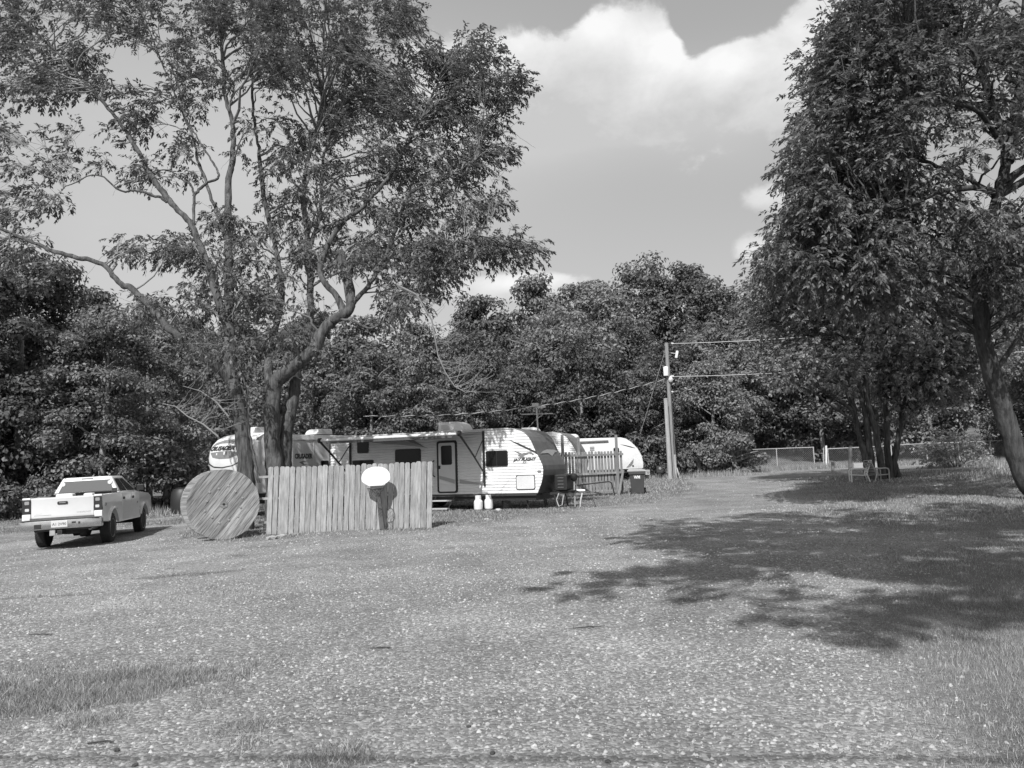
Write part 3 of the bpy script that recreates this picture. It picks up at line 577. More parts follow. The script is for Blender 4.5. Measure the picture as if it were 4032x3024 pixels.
# --- woods
def forest_variant(seed, rx, z0, h, ncl, nlf, ls, rcl=(.8, 1.5)):
    rng = np.random.default_rng(seed); c = rand_unit(rng, ncl); rr = .45+.55*rng.random(ncl)**.5; c = c*rr[:, None]
    zc = (z0+h)/2; hz = (h-z0)/2; c[:, 2] = c[:, 2]*hz*(1-.0)+zc; taper = 1-.35*np.clip((c[:, 2]-zc)/hz, 0, 1)
    c[:, 0] *= rx*taper; c[:, 1] *= rx*taper; rc = rcl[0]+(rcl[1]-rcl[0])*rng.random(ncl)
    i = np.repeat(np.arange(ncl), nlf); N = len(i); dn = rand_unit(rng, N); dn[:, 2] = dn[:, 2]*.8+.15; dn = unit(dn)
    p = c[i]+dn*np.array([1, 1, .62])*(rc[i]*(.5+.55*rng.random(N)))[:, None]; up = unit(dn+np.array([0, 0, .5])+rng.normal(0, .4, (N, 3)))
    d = unit(np.cross(up, rand_unit(rng, N))); d[:, 2] -= .35; Ln = ls*(.7+.6*rng.random(N))
    V, Fc = leafgeo(p, d, up, Ln, Ln*.62)
    crown = np_mesh('woods_crown', V, Fc, 'leafB')
    mb = MB(); bend = rng.normal(0, .3, 2)
    mb.tube([(0, 0, -.4), (bend[0]*.3, bend[1]*.3, h*.3), (bend[0], bend[1], h*.6), (bend[0]*1.3, bend[1]*1.2, h*.9)], [.2, .16, .1, .03], 7)
    for k in range(7):
        a = rng.random()*6.28; zb = h*(.25+.5*rng.random()); mb.tube([(bend[0]*.5, bend[1]*.5, zb), (rx*.4*math.cos(a), rx*.4*math.sin(a), zb+h*.1), (rx*.8*math.cos(a), rx*.8*math.sin(a), zb+h*.15)], [.07, .05, .02], 5)
    return crown, mb.mesh('woods_trunk', 60)
FV = {'near': [forest_variant(50+k, 3.4, .5, 11.5, 120, 210, .19, (.5, 1.1)) for k in range(4)],
      'mid': [forest_variant(60+k, 3.6, .4, 12.5, 95, 135, .28, (.7, 1.4)) for k in range(5)],
      'far': [forest_variant(70+k, 3.6, 2.0, 16.5, 95, 120, .35, (.7, 1.5)) for k in range(5)],
      'bush': [forest_variant(80+k, 1.7, -.2, 2.6, 30, 95, .22, (.4, .8)) for k in range(3)]}
for k in FV:
    for c, tr in FV[k]: tr.materials.append(MT['poleWood'])
fr = random.Random(3)
def woods(kind, x, y, sc, label, group, name='woods_tree', mat=None):
    c, tr = FV[kind][fr.randrange(len(FV[kind]))]
    rt = empty(name, (x, y, float(Gz(x, y))-.1), fr.uniform(0, 360)); s2 = sc*fr.uniform(.82, 1.2); rt.scale = (s2*fr.uniform(.9, 1.1), s2, s2)
    tag(rt, label, 'shrub' if kind == 'bush' else 'tree', group)
    a = bpy.data.objects.new('crown', c); COL.objects.link(a); a.parent = rt
    b_ = bpy.data.objects.new('trunk', tr); COL.objects.link(b_); b_.parent = rt
    return rt
def inview(x, y): return abs(x) < .76*y+4
LBL = {'L': ('leafy tree in the dense woods behind the parked pickup truck', 'woods behind the pickup truck'), 'M': ('leafy tree in the dense woods rising behind the camper trailers', 'woods behind the trailers'),
       'R': ('leafy tree in the woods beyond the chain link fence', 'woods beyond the chain link fence')}
def sect(x, y): return 'L' if x < -11-.12*(y-40) else ('R' if x > .33*y else 'M')
rows = [('mid', 1.0, 3.6, [(17, 66), (24, 66.5), (33, 64)]), ('mid', 1.0, 4.0, [(19, 71), (30, 70)]), ('near', 1.08, 4.2, [(-42, 30), (-30, 37), (-23, 42), (-20, 47.5)]), ('near', 1.18, 4.6, [(-44, 36), (-32, 43), (-25, 49), (-19, 54)]), ('mid', 1.1, 5.2, [(-50, 44), (-36, 50), (-25, 56)]),
        ('mid', .82, 4.0, [(-16, 54), (-4, 57), (8, 57.5), (17, 60)]), ('mid', .98, 4.6, [(-17, 60), (0, 63), (20, 65.5)]), ('mid', 1.1, 5.0, [(-24, 66), (0, 70), (26, 72)]), ('far', 1.0, 5.6, [(-34, 74), (0, 78), (30, 80), (62, 76)]), ('far', 1.12, 6.2, [(-50, 84), (0, 90), (40, 92), (70, 86)]),
        ('mid', 1.0, 5.0, [(24, 72), (34, 70), (48, 62)]), ('mid', .9, 4.6, [(34, 64), (44, 55), (52, 44)]), ('near', 1.2, 5.0, [(37, 58), (40, 48), (41, 36)])]
for kind, sc, step, poly in rows:
    for (ax, ay), (bx, by) in zip(poly[:-1], poly[1:]):
        L_ = math.hypot(bx-ax, by-ay); k = max(1, int(L_/step))
        for i in range(k):
            f = (i+fr.random()*.7)/k; x = ax+(bx-ax)*f+fr.gauss(0, .5); y = ay+(by-ay)*f+fr.gauss(0, .8)
            if not inview(x, y): continue
            s_ = sect(x, y); lab_, grp_ = LBL[s_]
            if kind == 'far': lab_, grp_ = lab_.replace('leafy tree in', 'tall tree on the skyline of'), grp_+', skyline'
            elif (kind, sc) in (('mid', 1.1), ('near', 1.18), ('mid', .98)): lab_, grp_ = lab_.replace('leafy tree in', 'leafy tree in the second rank of'), grp_+', second rank'
            woods(kind, x, y, sc, lab_, grp_)
shr = [[(-34, 33.5), (-24, 38.2), (-19.5, 44), (-17, 50)], [(-15, 51.5), (-4, 54), (8, 54.5), (17, 57.5)]]
for poly, (lab, grp) in zip(shr, [('low leafy shrub at the foot of the woods behind the pickup truck', 'shrubs behind the pickup truck'), ('low leafy shrub at the foot of the woods behind the trailers', 'shrubs behind the trailers')]):
    for (ax, ay), (bx, by) in zip(poly[:-1], poly[1:]):
        k = int(math.hypot(bx-ax, by-ay)/1.9)
        for i in range(k):
            f = (i+fr.random())/k; x = ax+(bx-ax)*f; y = ay+(by-ay)*f+fr.gauss(0, .4)
            if inview(x, y): woods('bush', x, y, fr.uniform(.75, 1.3), lab, grp, 'woods_shrub')
# pale bush by the chain link fence
rgb = np.random.default_rng(4); cb = pix_clumps([(3740, 1765, 120, 60, 34, 49, 52), (3680, 1800, 70, 30, 8, 49, 51), (3830, 1790, 60, 40, 8, 49, 52)], rgb, (.35, .6))
xb, yb = 28.6, 50.5; zb = gz(xb, yb)
big_tree('pale_bush', (xb, yb, zb), [[(V3(xb+dx*.2, yb, zb-.1), .04), (V3(xb+dx*.7, yb, zb+.9), .025), (V3(xb+dx, yb, zb+1.6), .012)] for dx in (-1.4, -.7, 0, .8, 1.5)], cb, rgb, 'leafD', 'bark', 'rounded pale bush growing in front of the chain link fence', 'bush', per=26, LL=(.13, .2), LW=.5)

# ------------------------------------------------------------------ board fence, hoop, spool
def board_mesh(name, w, h, th, seed, dog=True):
    r = random.Random(seed); b_ = r.uniform(-.006, .006); c = .028 if dog else .004
    m = MB(); m.prism([(-w/2, 0), (w/2, 0), (w/2+b_*.4, h*.5), (w/2+b_, h-c*1.3), (w/2-c+b_, h), (-w/2+c+b_, h), (-w/2+b_, h-c*1.3), (-w/2+b_*.4, h*.5)], -th/2, th/2)
    return m.mesh(name, bevel=.003, seg=1)
FL, FR = Vector((-6.9, 21.6, 0)), Vector((-2.3, 21.3, 0))
fl_z, fr_z = gz(FL.x, FL.y), gz(FR.x, FR.y)
fen = empty('board_fence', (FL.x, FL.y, fl_z), math.degrees(math.atan2(FR.y-FL.y, FR.x-FL.x))); tag(fen, 'weathered dog-eared board fence behind the small basketball hoop', 'fence')
flen = (FR-FL).length; NB = 30; pitch = flen/NB; rf = random.Random(4)
bmesh_v = [board_mesh('fence_board', .133+.005*(k % 3), 1.86, .018, k) for k in range(6)]
for m in bmesh_v: m.materials.append(MT['fence'])
for i in range(NB):
    f = (i+.5)/NB; o = bpy.data.objects.new('board', bmesh_v[rf.randrange(6)]); COL.objects.link(o); o.parent = fen
    o.location = ((i+.5)*pitch+rf.uniform(-.006, .006), rf.uniform(-.006, .006), (fr_z-fl_z)*f+.02+rf.uniform(-.012, .012)-.02*math.sin(f*3))
    o.rotation_euler = (rf.uniform(-.01, .01), R(2.2-.3*f)+rf.uniform(-.006, .006), rf.uniform(-.03, .03)); o.scale = (1, 1, 1.0-.035*f+rf.uniform(-.006, .006))
dz = fr_z-fl_z
for zz in (.35, 1.0, 1.60):
    MB().tube([(-.22, .055, zz), (flen+.02, .055, zz+dz)], .045, 4).build('rail', 'fence', fen)
for k in range(3):
    xk = .1+k*(flen-.2)/2; MB().box(xk-.045, xk+.045, .105, .195, -.25, 1.78+(.08 if k == 1 else 0)).build('post', 'fence', fen, bevel=.004)

hx, hy = -3.62, 21.0; hz_ = gz(hx, hy)
hoop = empty('basketball_hoop', (hx, hy, hz_), -3); tag(hoop, 'small toy basketball hoop with white backboard standing against the board fence', 'basketball hoop')
bbp = []
for k in range(40):
    a = 2*math.pi*k/40; ca, sa = math.cos(a), math.sin(a)
    px_ = .395*math.copysign(abs(ca)**.86, ca)*(1 if sa > -.3 else 1-.28*min(1, (-sa-.3)/.6)); pz_ = .30*math.copysign(abs(sa)**.95, sa)*(1.0 if sa > 0 else .85); bbp.append((px_, pz_))
o = MB().prism(bbp, -.02, .02).build('backboard', 'boardw', hoop, bevel=.008); o.location = (-.12, -.03, 1.40); o.rotation_euler = (R(-3), R(-2), 0)
MB().prism([(-.06, 0), (.07, 0), (.045, 1.25), (-.055, 1.25)], -.05, .05).build('pole', gray('hoop_pole', .10, .5, .25, 5), hoop, bevel=.012).location = (.0, .12, -.03)
hoop.children[-1].rotation_euler = (R(4), R(-4), 0)
MB().prism([(-.2, .04), (.2, .05), (.15, -.10), (.06, -.16), (-.06, -.16), (-.15, -.10)], -.06, -.01).build('bracket', 'rim', hoop, bevel=.01).location = (-.08, -.03, 1.15)
MB().tube([(.205*math.cos(2*math.pi*k/24), .205*math.sin(2*math.pi*k/24), 0) for k in range(25)], .011, 6, False).build('rim', 'rim', hoop).location = (-.08, -.31, 1.13)
nt = MB()
for k in range(14):
    for sgn in (1, -1):
        nt.tube([((.2-.07*j/3)*math.cos(2*math.pi*(k+sgn*j*.9)/14), (.2-.07*j/3)*math.sin(2*math.pi*(k+sgn*j*.9)/14), -.09*j) for j in range(4)], .004, 3, False)
nt.build('net', 'net', hoop).location = (-.08, -.31, 1.13)
MB().box(.06, .13, -.062, -.052, 1.20, 1.22).build('sticker', 'decalmid', hoop)
MB().box(-.1, .1, -.1, .1, -.02, .03).build('base', 'black', hoop, bevel=.01).location = (.05, .12, .0)

sp_c = at(881, 2000, 20.9); srad = .93; sgz = gz(sp_c.x, sp_c.y)
spool = empty('cable_spool', (sp_c.x, sp_c.y, sgz), 31); tag(spool, 'huge wooden cable spool lying on its rim beside the board fence', 'cable spool')
AXL = 1.05; PLA = R(52)
def strip_poly(r, a0, a1, n=10):
    p = []
    h0 = math.sqrt(max(0, r*r-a0*a0)); h1 = math.sqrt(max(0, r*r-a1*a1)); t0 = math.atan2(a0, h0); t1 = math.atan2(a1, h1)
    for k in range(n+1):
        t_ = t0+(t1-t0)*k/n; p.append((r*math.cos(t_), r*math.sin(t_)))
    for k in range(n+1):
        t_ = t1+(t0-t1)*k/n; p.append((-r*math.cos(t_), r*math.sin(t_)))
    return p
rs_ = random.Random(9)
for fi, (y0, ang_) in enumerate(((0, PLA), (AXL, R(-38)))):
    fl = MB().lathe([(srad*.985, y0+.03), (srad*.985, y0+.058)], 48, 'y').build('flange', 'spool', spool); fl.location = (0, 0, srad)
    npk = 13; edges = [-srad+.004+2*(srad-.004)*k/npk for k in range(npk+1)]
    for k in range(npk):
        a0, a1 = edges[k]+.004, edges[k+1]-.004
        o = MB().prism(strip_poly(srad, a0, a1), -.0, .028).build('plank', 'spool', fl); o.location = (0, y0+rs_.uniform(-.004, .003)-(.0 if fi == 0 else -.06), 0)
        o.rotation_euler = (0, -ang_, 0)
dr = MB().lathe([(.5, .03), (.5, AXL)], 28, 'y').build('drum', 'spool', spool); dr.location = (0, 0, srad)
for k in range(12):
    a = k*R(30)+.3; rr_ = .44 if k % 2 else .5
    o = MB().lathe([(.022, -.022), (.026, -.012), (.03, 0)], 10, 'y').build('bolt', 'steel', spool); o.location = (rr_*math.cos(a), .001, srad+rr_*math.sin(a))
pl = MB().prism([(.11*math.cos(R(60*k+20)), .11*math.sin(R(60*k+20))) for k in range(6)], -.014, -.003).build('hub_plate', 'spool', spool); pl.location = (0, 0, srad)
MB().lathe([(.034, -.018), (.034, -.0145)], 16, 'y').build('hub_hole', 'black', spool).location = (0, 0, srad)
# dark drum half hidden behind the spool
bd = gnd0(722, 2022); bz = gz(bd.x, bd.y)
o = MB().lathe([(.5, 0), (.56, .06), (.58, .5), (.56, 1.0), (.45, 1.18), (.2, 1.25)], 24).build('barrel', 'black', None, smooth=True)
o.location = (bd.x, bd.y, bz-.02); tag(o, 'dark rounded barrel half hidden behind the wooden cable spool', 'barrel')

# ------------------------------------------------------------------ pickup truck
tx, ty = -12.62, 22.5
trk = empty('pickup_truck', (tx, ty, gz(tx, ty)-.01), 13, 0, -1.6); tag(trk, 'white crew cab pickup truck parked on the gravel with its tailgate facing out', 'pickup truck')
def arc(cy, cz, r, a0, a1, n=12): return [(cy+r*math.cos(R(a0+(a1-a0)*k/n)), cz+r*math.sin(R(a0+(a1-a0)*k/n))) for k in range(n+1)]
side = [(-1.15, .68), (-1.15, 1.40), (.84, 1.42), (3.0, 1.40), (4.3, 1.32), (4.68, 1.22), (4.76, .95), (4.74, .62), (4.3, .60)] + arc(3.7, .44, .53, 17, 163) + [(3.1, .55), (.62, .55)] + arc(0, .44, .53, 12, 160) + [(-.62, .64)]
for s_ in (1, -1):
    xa, xb_ = (.78, .985) if s_ > 0 else (-.985, -.78)
    MB().prism(side, xa, xb_, 'yz').build('side_panel', 'truckpaint', trk, smooth=35, bevel=.022)
    for cy in (0, 3.7):
        pts = [(s_*.985, cy+.56*math.cos(R(a)), .44+.56*math.sin(R(a))) for a in range(14, 166, 8)]
        MB().tube(pts, .04, 6).build('fender_flare', 'truckpaint', trk, smooth=True)
MB().box(-.8, .8, -1.08, 4.66, .60, .80).build('chassis', 'darksteel', trk)
MB().box(-.78, .78, -1.1, .84, .80, .86).build('bed_floor', 'darksteel', trk)
MB().box(-.78, .78, .84, 3.1, .80, 1.405).build('cab', 'truckpaint', trk)
MB().prism([(3.05, .8), (4.66, .8), (4.68, 1.2), (4.3, 1.36), (3.05, 1.45)], -.8, .8, 'yz').build('hood', 'truckpaint', trk, smooth=35, bevel=.05)
gb = [Vector((-.92, .87, 1.40)), Vector((.92, .87, 1.40)), Vector((.90, 3.12, 1.40)), Vector((-.90, 3.12, 1.40))]
gt = [Vector((-.665, 1.02, 1.93)), Vector((.665, 1.02, 1.93)), Vector((.62, 2.42, 1.93)), Vector((-.62, 2.42, 1.93))]
MB().add(gb+gt, [(0, 3, 2, 1), (4, 5, 6, 7), (0, 1, 5, 4), (1, 2, 6, 5), (2, 3, 7, 6), (3, 0, 4, 7)]).build('greenhouse', 'truckpaint', trk, smooth=35, bevel=.06, seg=3)
def pane(i, j, s0, s1, t0, t1, off, sk=0.0):
    A, B_, Cc, D = gb[i], gb[j], gt[j], gt[i]; nrm = (B_-A).cross(D-A).normalized(); out = []
    for s_, t_ in ((s0, t0), (s1, t0), (s1-sk, t1), (s0, t1)):
        out.append((A*(1-s_)+B_*s_)*(1-t_)+(D*(1-s_)+Cc*s_)*t_)
    return [p+nrm*off for p in out]+[p-nrm*.02 for p in out]
PF = [(0, 1, 2, 3), (7, 6, 5, 4), (0, 4, 5, 1), (1, 5, 6, 2), (2, 6, 7, 3), (3, 7, 4, 0)]
rw = MB().add(pane(0, 1, .07, .93, .06, .80, .012), PF).build('rear_window', 'rearglass', trk, bevel=.008)
for a, b_, sk in ((.10, .44, 0), (.50, .93, .16)):
    MB().add(pane(1, 2, a, b_, .10, .84, .010, sk), PF).build('side_window', 'glass', trk)
    MB().add([Vector((-p.x, p.y, p.z)) for p in pane(1, 2, a, b_, .10, .84, .010, sk)], PF).build('side_window', 'glass', trk)
MB().add([Vector((p.x, p.y, p.z)) for p in pane(2, 3, .06, .94, .08, .88, .010)], PF).build('windshield', 'glass', trk)
for s_ in (-1, 1):
    q = MB().lathe([(.062, -.03), (.068, -.01), (.068, .01)], 20, 'y').build('work_light', 'lensw', trk); q.location = (s_*.64, .965, 1.735); q.rotation_euler = (R(-16), 0, 0)
    MB().tube([(s_*.63, .985, 1.80), (s_*.60, 1.01, 1.90), (s_*.59, 1.06, 1.952)], .006, 5).build('cord', 'black', trk)
MB().box(-.16, .16, .985, 1.03, 1.865, 1.90).build('brake_light', 'lamp', trk, bevel=.006)
# tailgate
tg = MB().prism([(-1.165, .86), (-1.175, .92), (-1.17, 1.33), (-1.185, 1.36), (-1.185, 1.40), (-1.10, 1.405), (-1.09, .86)], -.772, .772, 'yz').build('tailgate', 'truckpaint', trk, smooth=35, bevel=.008)
MB().prism(rrect(-.13, .13, 1.20, 1.285, .03), -1.19, -1.168).build('handle', 'black', tg, bevel=.005)
MB().box(-.08, .08, -1.197, -1.185, 1.235, 1.262).build('handle_bar', 'chrome', tg)
textobj('lettering', 'CHEVROLET', .06, 'decalmid', tg, (.53, -1.176, .965), width=.36)
MB().box(-.66, -.5, -1.178, -1.172, .972, .988).build('badge', 'plate', tg)
MB().box(-.7, -.28, -1.178, -1.172, .925, .938).build('badge_strip', 'decalmid', tg)
for s_ in (-1, 1):
    x0, x1 = sorted((s_*.785, s_*.99))
    tl = MB().prism([(x0, .985), (x1, .985), (x1-(.0 if s_ < 0 else .01), 1.36), (x0, 1.365)], -1.185, -1.10).build('tail_light', 'tail', trk, bevel=.012)
    MB().prism(rrect(min(s_*.82, s_*.92), max(s_*.82, s_*.92), 1.06, 1.135, .02), -1.192, -1.18).build('reverse_lens', 'lensw', tl)
    MB().prism(rrect(min(s_*.82, s_*.93), max(s_*.82, s_*.93), 1.24, 1.33, .02), -1.190, -1.18).build('brake_lens', 'lamp', tl)
    MB().box(x0, x1+.003, -1.20, -1.10, .81, .98).build('corner_panel', 'truckpaint', trk, bevel=.02)
    MB().box(x0, x1, -1.19, -1.08, 1.365, 1.42).build('rail_cap', 'truckpaint', trk, bevel=.02)
MB().prism([(-1.01, -1.33), (-.7, -1.42), (.7, -1.42), (1.01, -1.33), (1.02, -1.16), (-1.02, -1.16)], .55, .79, 'xy').build('rear_bumper', 'chrome', trk, smooth=35, bevel=.03)
MB().box(-.95, .95, -1.38, -1.18, .79, .806).build('bumper_step', 'black', trk)
MB().box(-.80, .80, -1.20, -1.15, .80, .86).build('valance', 'capgray', trk)
lp = MB().box(-.2, .2, -1.445, -1.425, .60, .77).build('license_plate', 'plate', trk, bevel=.004)
textobj('plate_number', 'A1 2V90', .10, 'decaldark', lp, (0, -1.447, .68), width=.34)
MB().box(-.62, -.45, -1.43, -1.42, .58, .70).build('bumper_cutout', 'darksteel', trk); MB().box(.3, .4, -1.43, -1.42, .68, .73).build('bumper_cutout', 'darksteel', trk); MB().box(.46, .51, -1.43, -1.42, .66, .72).build('bumper_cutout', 'darksteel', trk)
ht = MB().box(-.06, .06, -1.42, -1.1, .40, .52).build('hitch_receiver', 'darksteel', trk, bevel=.005)
MB().box(-.03, .03, -1.425, -1.41, .43, .49).build('hitch_opening', 'black', ht)
MB().box(-.26, -.12, -1.38, -1.34, .38, .54).build('trailer_plug', 'steel', ht, bevel=.01)
MB().tube([(-.7, -1.15, .53), (.7, -1.15, .53)], .04, 8).build('cross_tube', 'darksteel', trk)
sp2 = MB().lathe([(.2, 0), (.36, .03), (.38, .12), (.36, .2), (.2, .22)], 24).build('spare_tyre', 'rubber', trk, smooth=True); sp2.location = (.1, -.62, .36)
MB().tube([(.62, -.95, .5), (.62, .9, .5)], .05, 8).build('exhaust_pipe', 'steel', trk)
MB().tube([(-.8, 0, .43), (.8, 0, .43)], .06, 8).build('axle', 'darksteel', trk); MB().lathe([(.05, -.12), (.15, -.06), (.15, .06), (.05, .12)], 14, 'x', (0, 0, .41)).build('differential', 'darksteel', trk)
MB().tube([(-.8, 3.7, .43), (.8, 3.7, .43)], .06, 8).build('axle', 'darksteel', trk)
tyre = MB().lathe([(.27, -.125), (.35, -.135), (.395, -.115), (.41, -.07), (.412, 0), (.41, .07), (.395, .115), (.35, .135), (.27, .125)], 36, 'x').mesh('tyre', 40); tyre.materials.append(MT['rubber'])
rimm = MB().lathe([(.02, .10), (.08, .105), (.09, .06), (.19, .05), (.235, .10), (.265, .13), (.27, .10)], 28, 'x'); 
for k in range(6):
    a = k*R(60); c_, s2_ = math.cos(a), math.sin(a); rimm.tube([(.095, .08*c_, .08*s2_), (.085, .23*c_, .23*s2_)], .03, 5)
rim_me = rimm.mesh('rim', 40); rim_me.materials.append(MT['steel'])
treadm = MB()
for k in range(40):
    a = 2*math.pi*k/40
    for xx_ in (-.09, -.03, .03, .09):
        aa = a+(.05 if abs(xx_) > .05 else 0); c_, s2_ = math.cos(aa), math.sin(aa)
        treadm.tube([(xx_-.024, .408*c_, .408*s2_), (xx_+.024, .408*math.cos(aa+.03), .408*math.sin(aa+.03))], .016, 4)
tread_me = treadm.mesh('tread'); tread_me.materials.append(MT['rubber'])
for (wx, wy, sg) in ((.83, 0, 1), (-.83, 0, -1), (.83, 3.7, 1), (-.83, 3.7, -1)):
    w_ = link('wheel', tyre, None, trk); w_.location = (wx, wy, .425)
    r_ = link('rim', rim_me, None, w_); r_.scale = (sg, 1, 1); link('tread', tread_me, None, w_)
for s_ in (1, -1):
    for cy, nm in ((.9, 'door'), (2.0, 'door')):
        d_ = MB().prism([(cy+.02, .60), (cy+(1.02 if cy < 1.5 else .98), .60), (cy+(1.05 if cy < 1.5 else 1.0), 1.385), (cy+.02, 1.40)], s_*.984, s_*.991, 'yz').build('door', 'truckpaint', trk, bevel=.004)
        MB().prism(rrect(cy+.12, cy+.26, 1.20, 1.28, .03), s_*.99, s_*1.012, 'yz').build('handle', 'black', d_)
    MB().box(min(s_*.94, s_*1.16), max(s_*.94, s_*1.16), 2.85, 2.93, 1.42, 1.62).build('mirror', 'black', trk, bevel=.02)
    MB().box(min(s_*.985, s_*.995), max(s_*.985, s_*.995), .95, 3.1, .80, .86).build('side_moulding', 'truckpaint', trk, bevel=.006)
textobj('decal', 'Z71', .12, 'decaldark', trk, (.9885, -.82, 1.12), (90, 0, 90), shear=.2); textobj('decal', 'HD', .06, 'decaldark', trk, (.992, 2.75, 1.05), (90, 0, 90))
tb = MB().prism([(.32, 1.30), (.80, 1.30), (.80, 1.46), (.32, 1.46)], -.77, .77, 'yz').build('tool_box', 'black', trk, bevel=.01)
MB().box(-1.0, 1.0, .28, .84, 1.47, 1.495).build('lid', 'darksteel', tb, bevel=.006)
MB().box(.86, .97, .30, .42, 1.42, 1.56).build('lid_bracket', 'darksteel', tb)
for (a, b_, zt) in ((-.30, .42, 1.43), (.25, .30, 1.42)):
    pass
mat_w = Matrix.LocRotScale(trk.location, trk.rotation_euler, None)
for nm, lx, ly, sx_, sz_, lab in (('white_jug', -.22, -.2, .22, .62, 'white jug standing in the bed of the pickup truck'), ('white_box', .38, -.15, .12, .60, 'small pale box standing in the bed of the pickup truck'), ('white_bag', .92, .05, .0, 0, '')):
    if not lab: continue
    o = MB().prism(rrect(-sx_, sx_, 0, sz_, .05), -.14, .14).build(nm, 'white', None, bevel=.02); o.location = mat_w @ Vector((lx, ly, .861)); o.rotation_euler = trk.rotation_euler; tag(o, lab, 'jug' if 'jug' in nm else 'box')

# ------------------------------------------------------------------ trailers
def gnd(u, v):
    d = ray(u, v); t_ = 2.0
    while t_ < 200:
        p = CP+d*t_
        if p[2] <= float(Gz(p[0], p[1])): return Vector((p[0], p[1], gz(p[0], p[1])))
        t_ += .02
class Plane:
    def __init__(s, ox, oy, yaw):
        a = R(yaw); s.o = np.array([ox, oy, 0.]); s.X = np.array([math.cos(a), math.sin(a), 0]); s.N = np.array([-math.sin(a), math.cos(a), 0]); s.g = float(Gz(ox, oy)); s.yaw = yaw
    def hit(s, u, v, off=0):
        d = ray(u, v); t_ = ((s.o-CP) @ s.N+off)/(d @ s.N); p = CP+d*t_; return float((p-s.o) @ s.X), float(p[2])-s.g
    def root(s, name): return empty(name, (s.o[0], s.o[1], s.g), s.yaw)
def shell(root, xr, zb, zt, nose, depth, pit=.1, mat='siding', cap='capgray', split=None, amp=.018):
    """corrugated side wall, core and front cap. nose: list of (x, z) bottom to top"""
    zs = [p[1] for p in nose]; xn = [p[0] for p in nose]; sd_ = MB(); n = int((zt-zb)/pit); pit = (zt-zb)/n
    def xe(z): return float(np.interp(z, zs, xn))
    for yy_, sg in ((0, -1), (depth, 1)):
        rows_ = []
        for k in range(n):
            z0 = zb+k*pit
            for f, o_ in ((0, 0), (.22, amp), (.62, amp*.9)): rows_.append((z0+f*pit, yy_+sg*(o_+.004)))
        rows_.append((zt, yy_+sg*.004)); vs = []
        for z, y_ in rows_: vs += [(xr, y_, z), (xe(z), y_, z)]
        sd_.add(vs, [(2*i, 2*i+1, 2*i+3, 2*i+2) for i in range(len(rows_)-1)])
    sd_.build('side_wall', mat, root)
    core = [(xr+.004, zb), (nose[0][0]-.01, zb)] + [(x_-.012, z_) for x_, z_ in nose[1:]] + [(nose[-1][0], zt-.002), (xr+.004, zt-.002)]
    MB().prism(core, .004, depth-.004).build('body', mat, root)
    # front cap
    def capseg(pts, mt, nm):
        m = MB(); out = []
        for i, (x_, z_) in enumerate(pts):
            a = pts[max(i-1, 0)]; b2 = pts[min(i+1, len(pts)-1)]; tx_, tz_ = b2[0]-a[0], b2[1]-a[1]; l = math.hypot(tx_, tz_) or 1
            out.append((x_+tz_/l*.012, z_-tx_/l*.012))
        m.prism(list(pts)+out[::-1], -.024, depth+.024); return m.build(nm, mt, root)
    # densify the nose line
    dn = []
    for (a, b2) in zip(nose[:-1], nose[1:]):
        for k in range(4): dn.append((a[0]+(b2[0]-a[0])*k/4, a[1]+(b2[1]-a[1])*k/4))
    dn.append(nose[-1])
    if split is None: capseg(dn, cap, 'front_cap')
    else:
        lo = [p for p in dn if p[1] <= split]; hi = [p for p in dn if p[1] >= lo[-1][1]-1e-6]
        capseg(lo, 'capdark', 'rock_guard'); capseg(hi, cap, 'front_cap')
    MB().tube([(x_+.004, -.026, z_) for x_, z_ in dn], .013, 5).build('edge_trim', 'decaldark', root)
    rf_ = MB().prism([(xr-.03, zt-.01), (nose[-1][0]+.02, zt-.01), (nose[-1][0]-.3, zt+.045), (xr-.03, zt+.045)], -.04, depth+.04).build('roof', 'roof', root, bevel=.01)
    return rf_
def window(root, x0, x1, z0, z1, y=-.03, r=.07, bars=0, name='window'):
    w_ = MB().prism(rrect(x0, x1, z0, z1, r), y-.012, y+.03).build(name, 'black', root, bevel=.005)
    if bars:
        xm = (x0+x1)/2
        MB().prism(rrect(x0+.035, xm-.012, z0+.035, z1-.035, r*.6), y-.017, y-.005).build('pane', 'glass', w_); MB().prism(rrect(xm+.012, x1-.035, z0+.035, z1-.035, r*.6), y-.017, y-.005).build('pane', 'glass', w_)
    else: MB().prism(rrect(x0+.035, x1-.035, z0+.035, z1-.035, r*.6), y-.017, y-.005).build('pane', 'glass', w_)
    return w_
def aircon(root, x0, x1, y0, y1, z0, z1, flip=1):
    L_ = x1-x0; pr = [(x0, z0+.04), (x1, z0+.04), (x1-.03*L_, z0+.4*(z1-z0)), (x1-.12*L_, z0+.78*(z1-z0)), (x1-.27*L_, z1), (x0+.03, z1)] if flip > 0 else [(x1, z0+.04), (x0, z0+.04), (x0+.03*L_, z0+.4*(z1-z0)), (x0+.12*L_, z0+.78*(z1-z0)), (x0+.27*L_, z1), (x1-.03, z1)]
    a = MB().prism(pr, y0, y1).build('air_conditioner', 'offwhite', root, smooth=30, bevel=.03)
    MB().box(x0+.02, x1-.02, y0+.04, y1-.04, z0-.03, z0+.045).build('gasket', 'black', a)
    g_ = MB()
    for k in range(5): g_.box(x0+.12*L_, x0+(.62-.06*k)*L_, y0-.004, y0+.02, z0+.08+.04*k, z0+.10+.04*k)
    g_.build('vent', 'decalmid', a)
def decal(root, pts, y, mat, name='stripe', th=.003):
    return MB().prism(pts, y-th, y).build(name, mat, root)

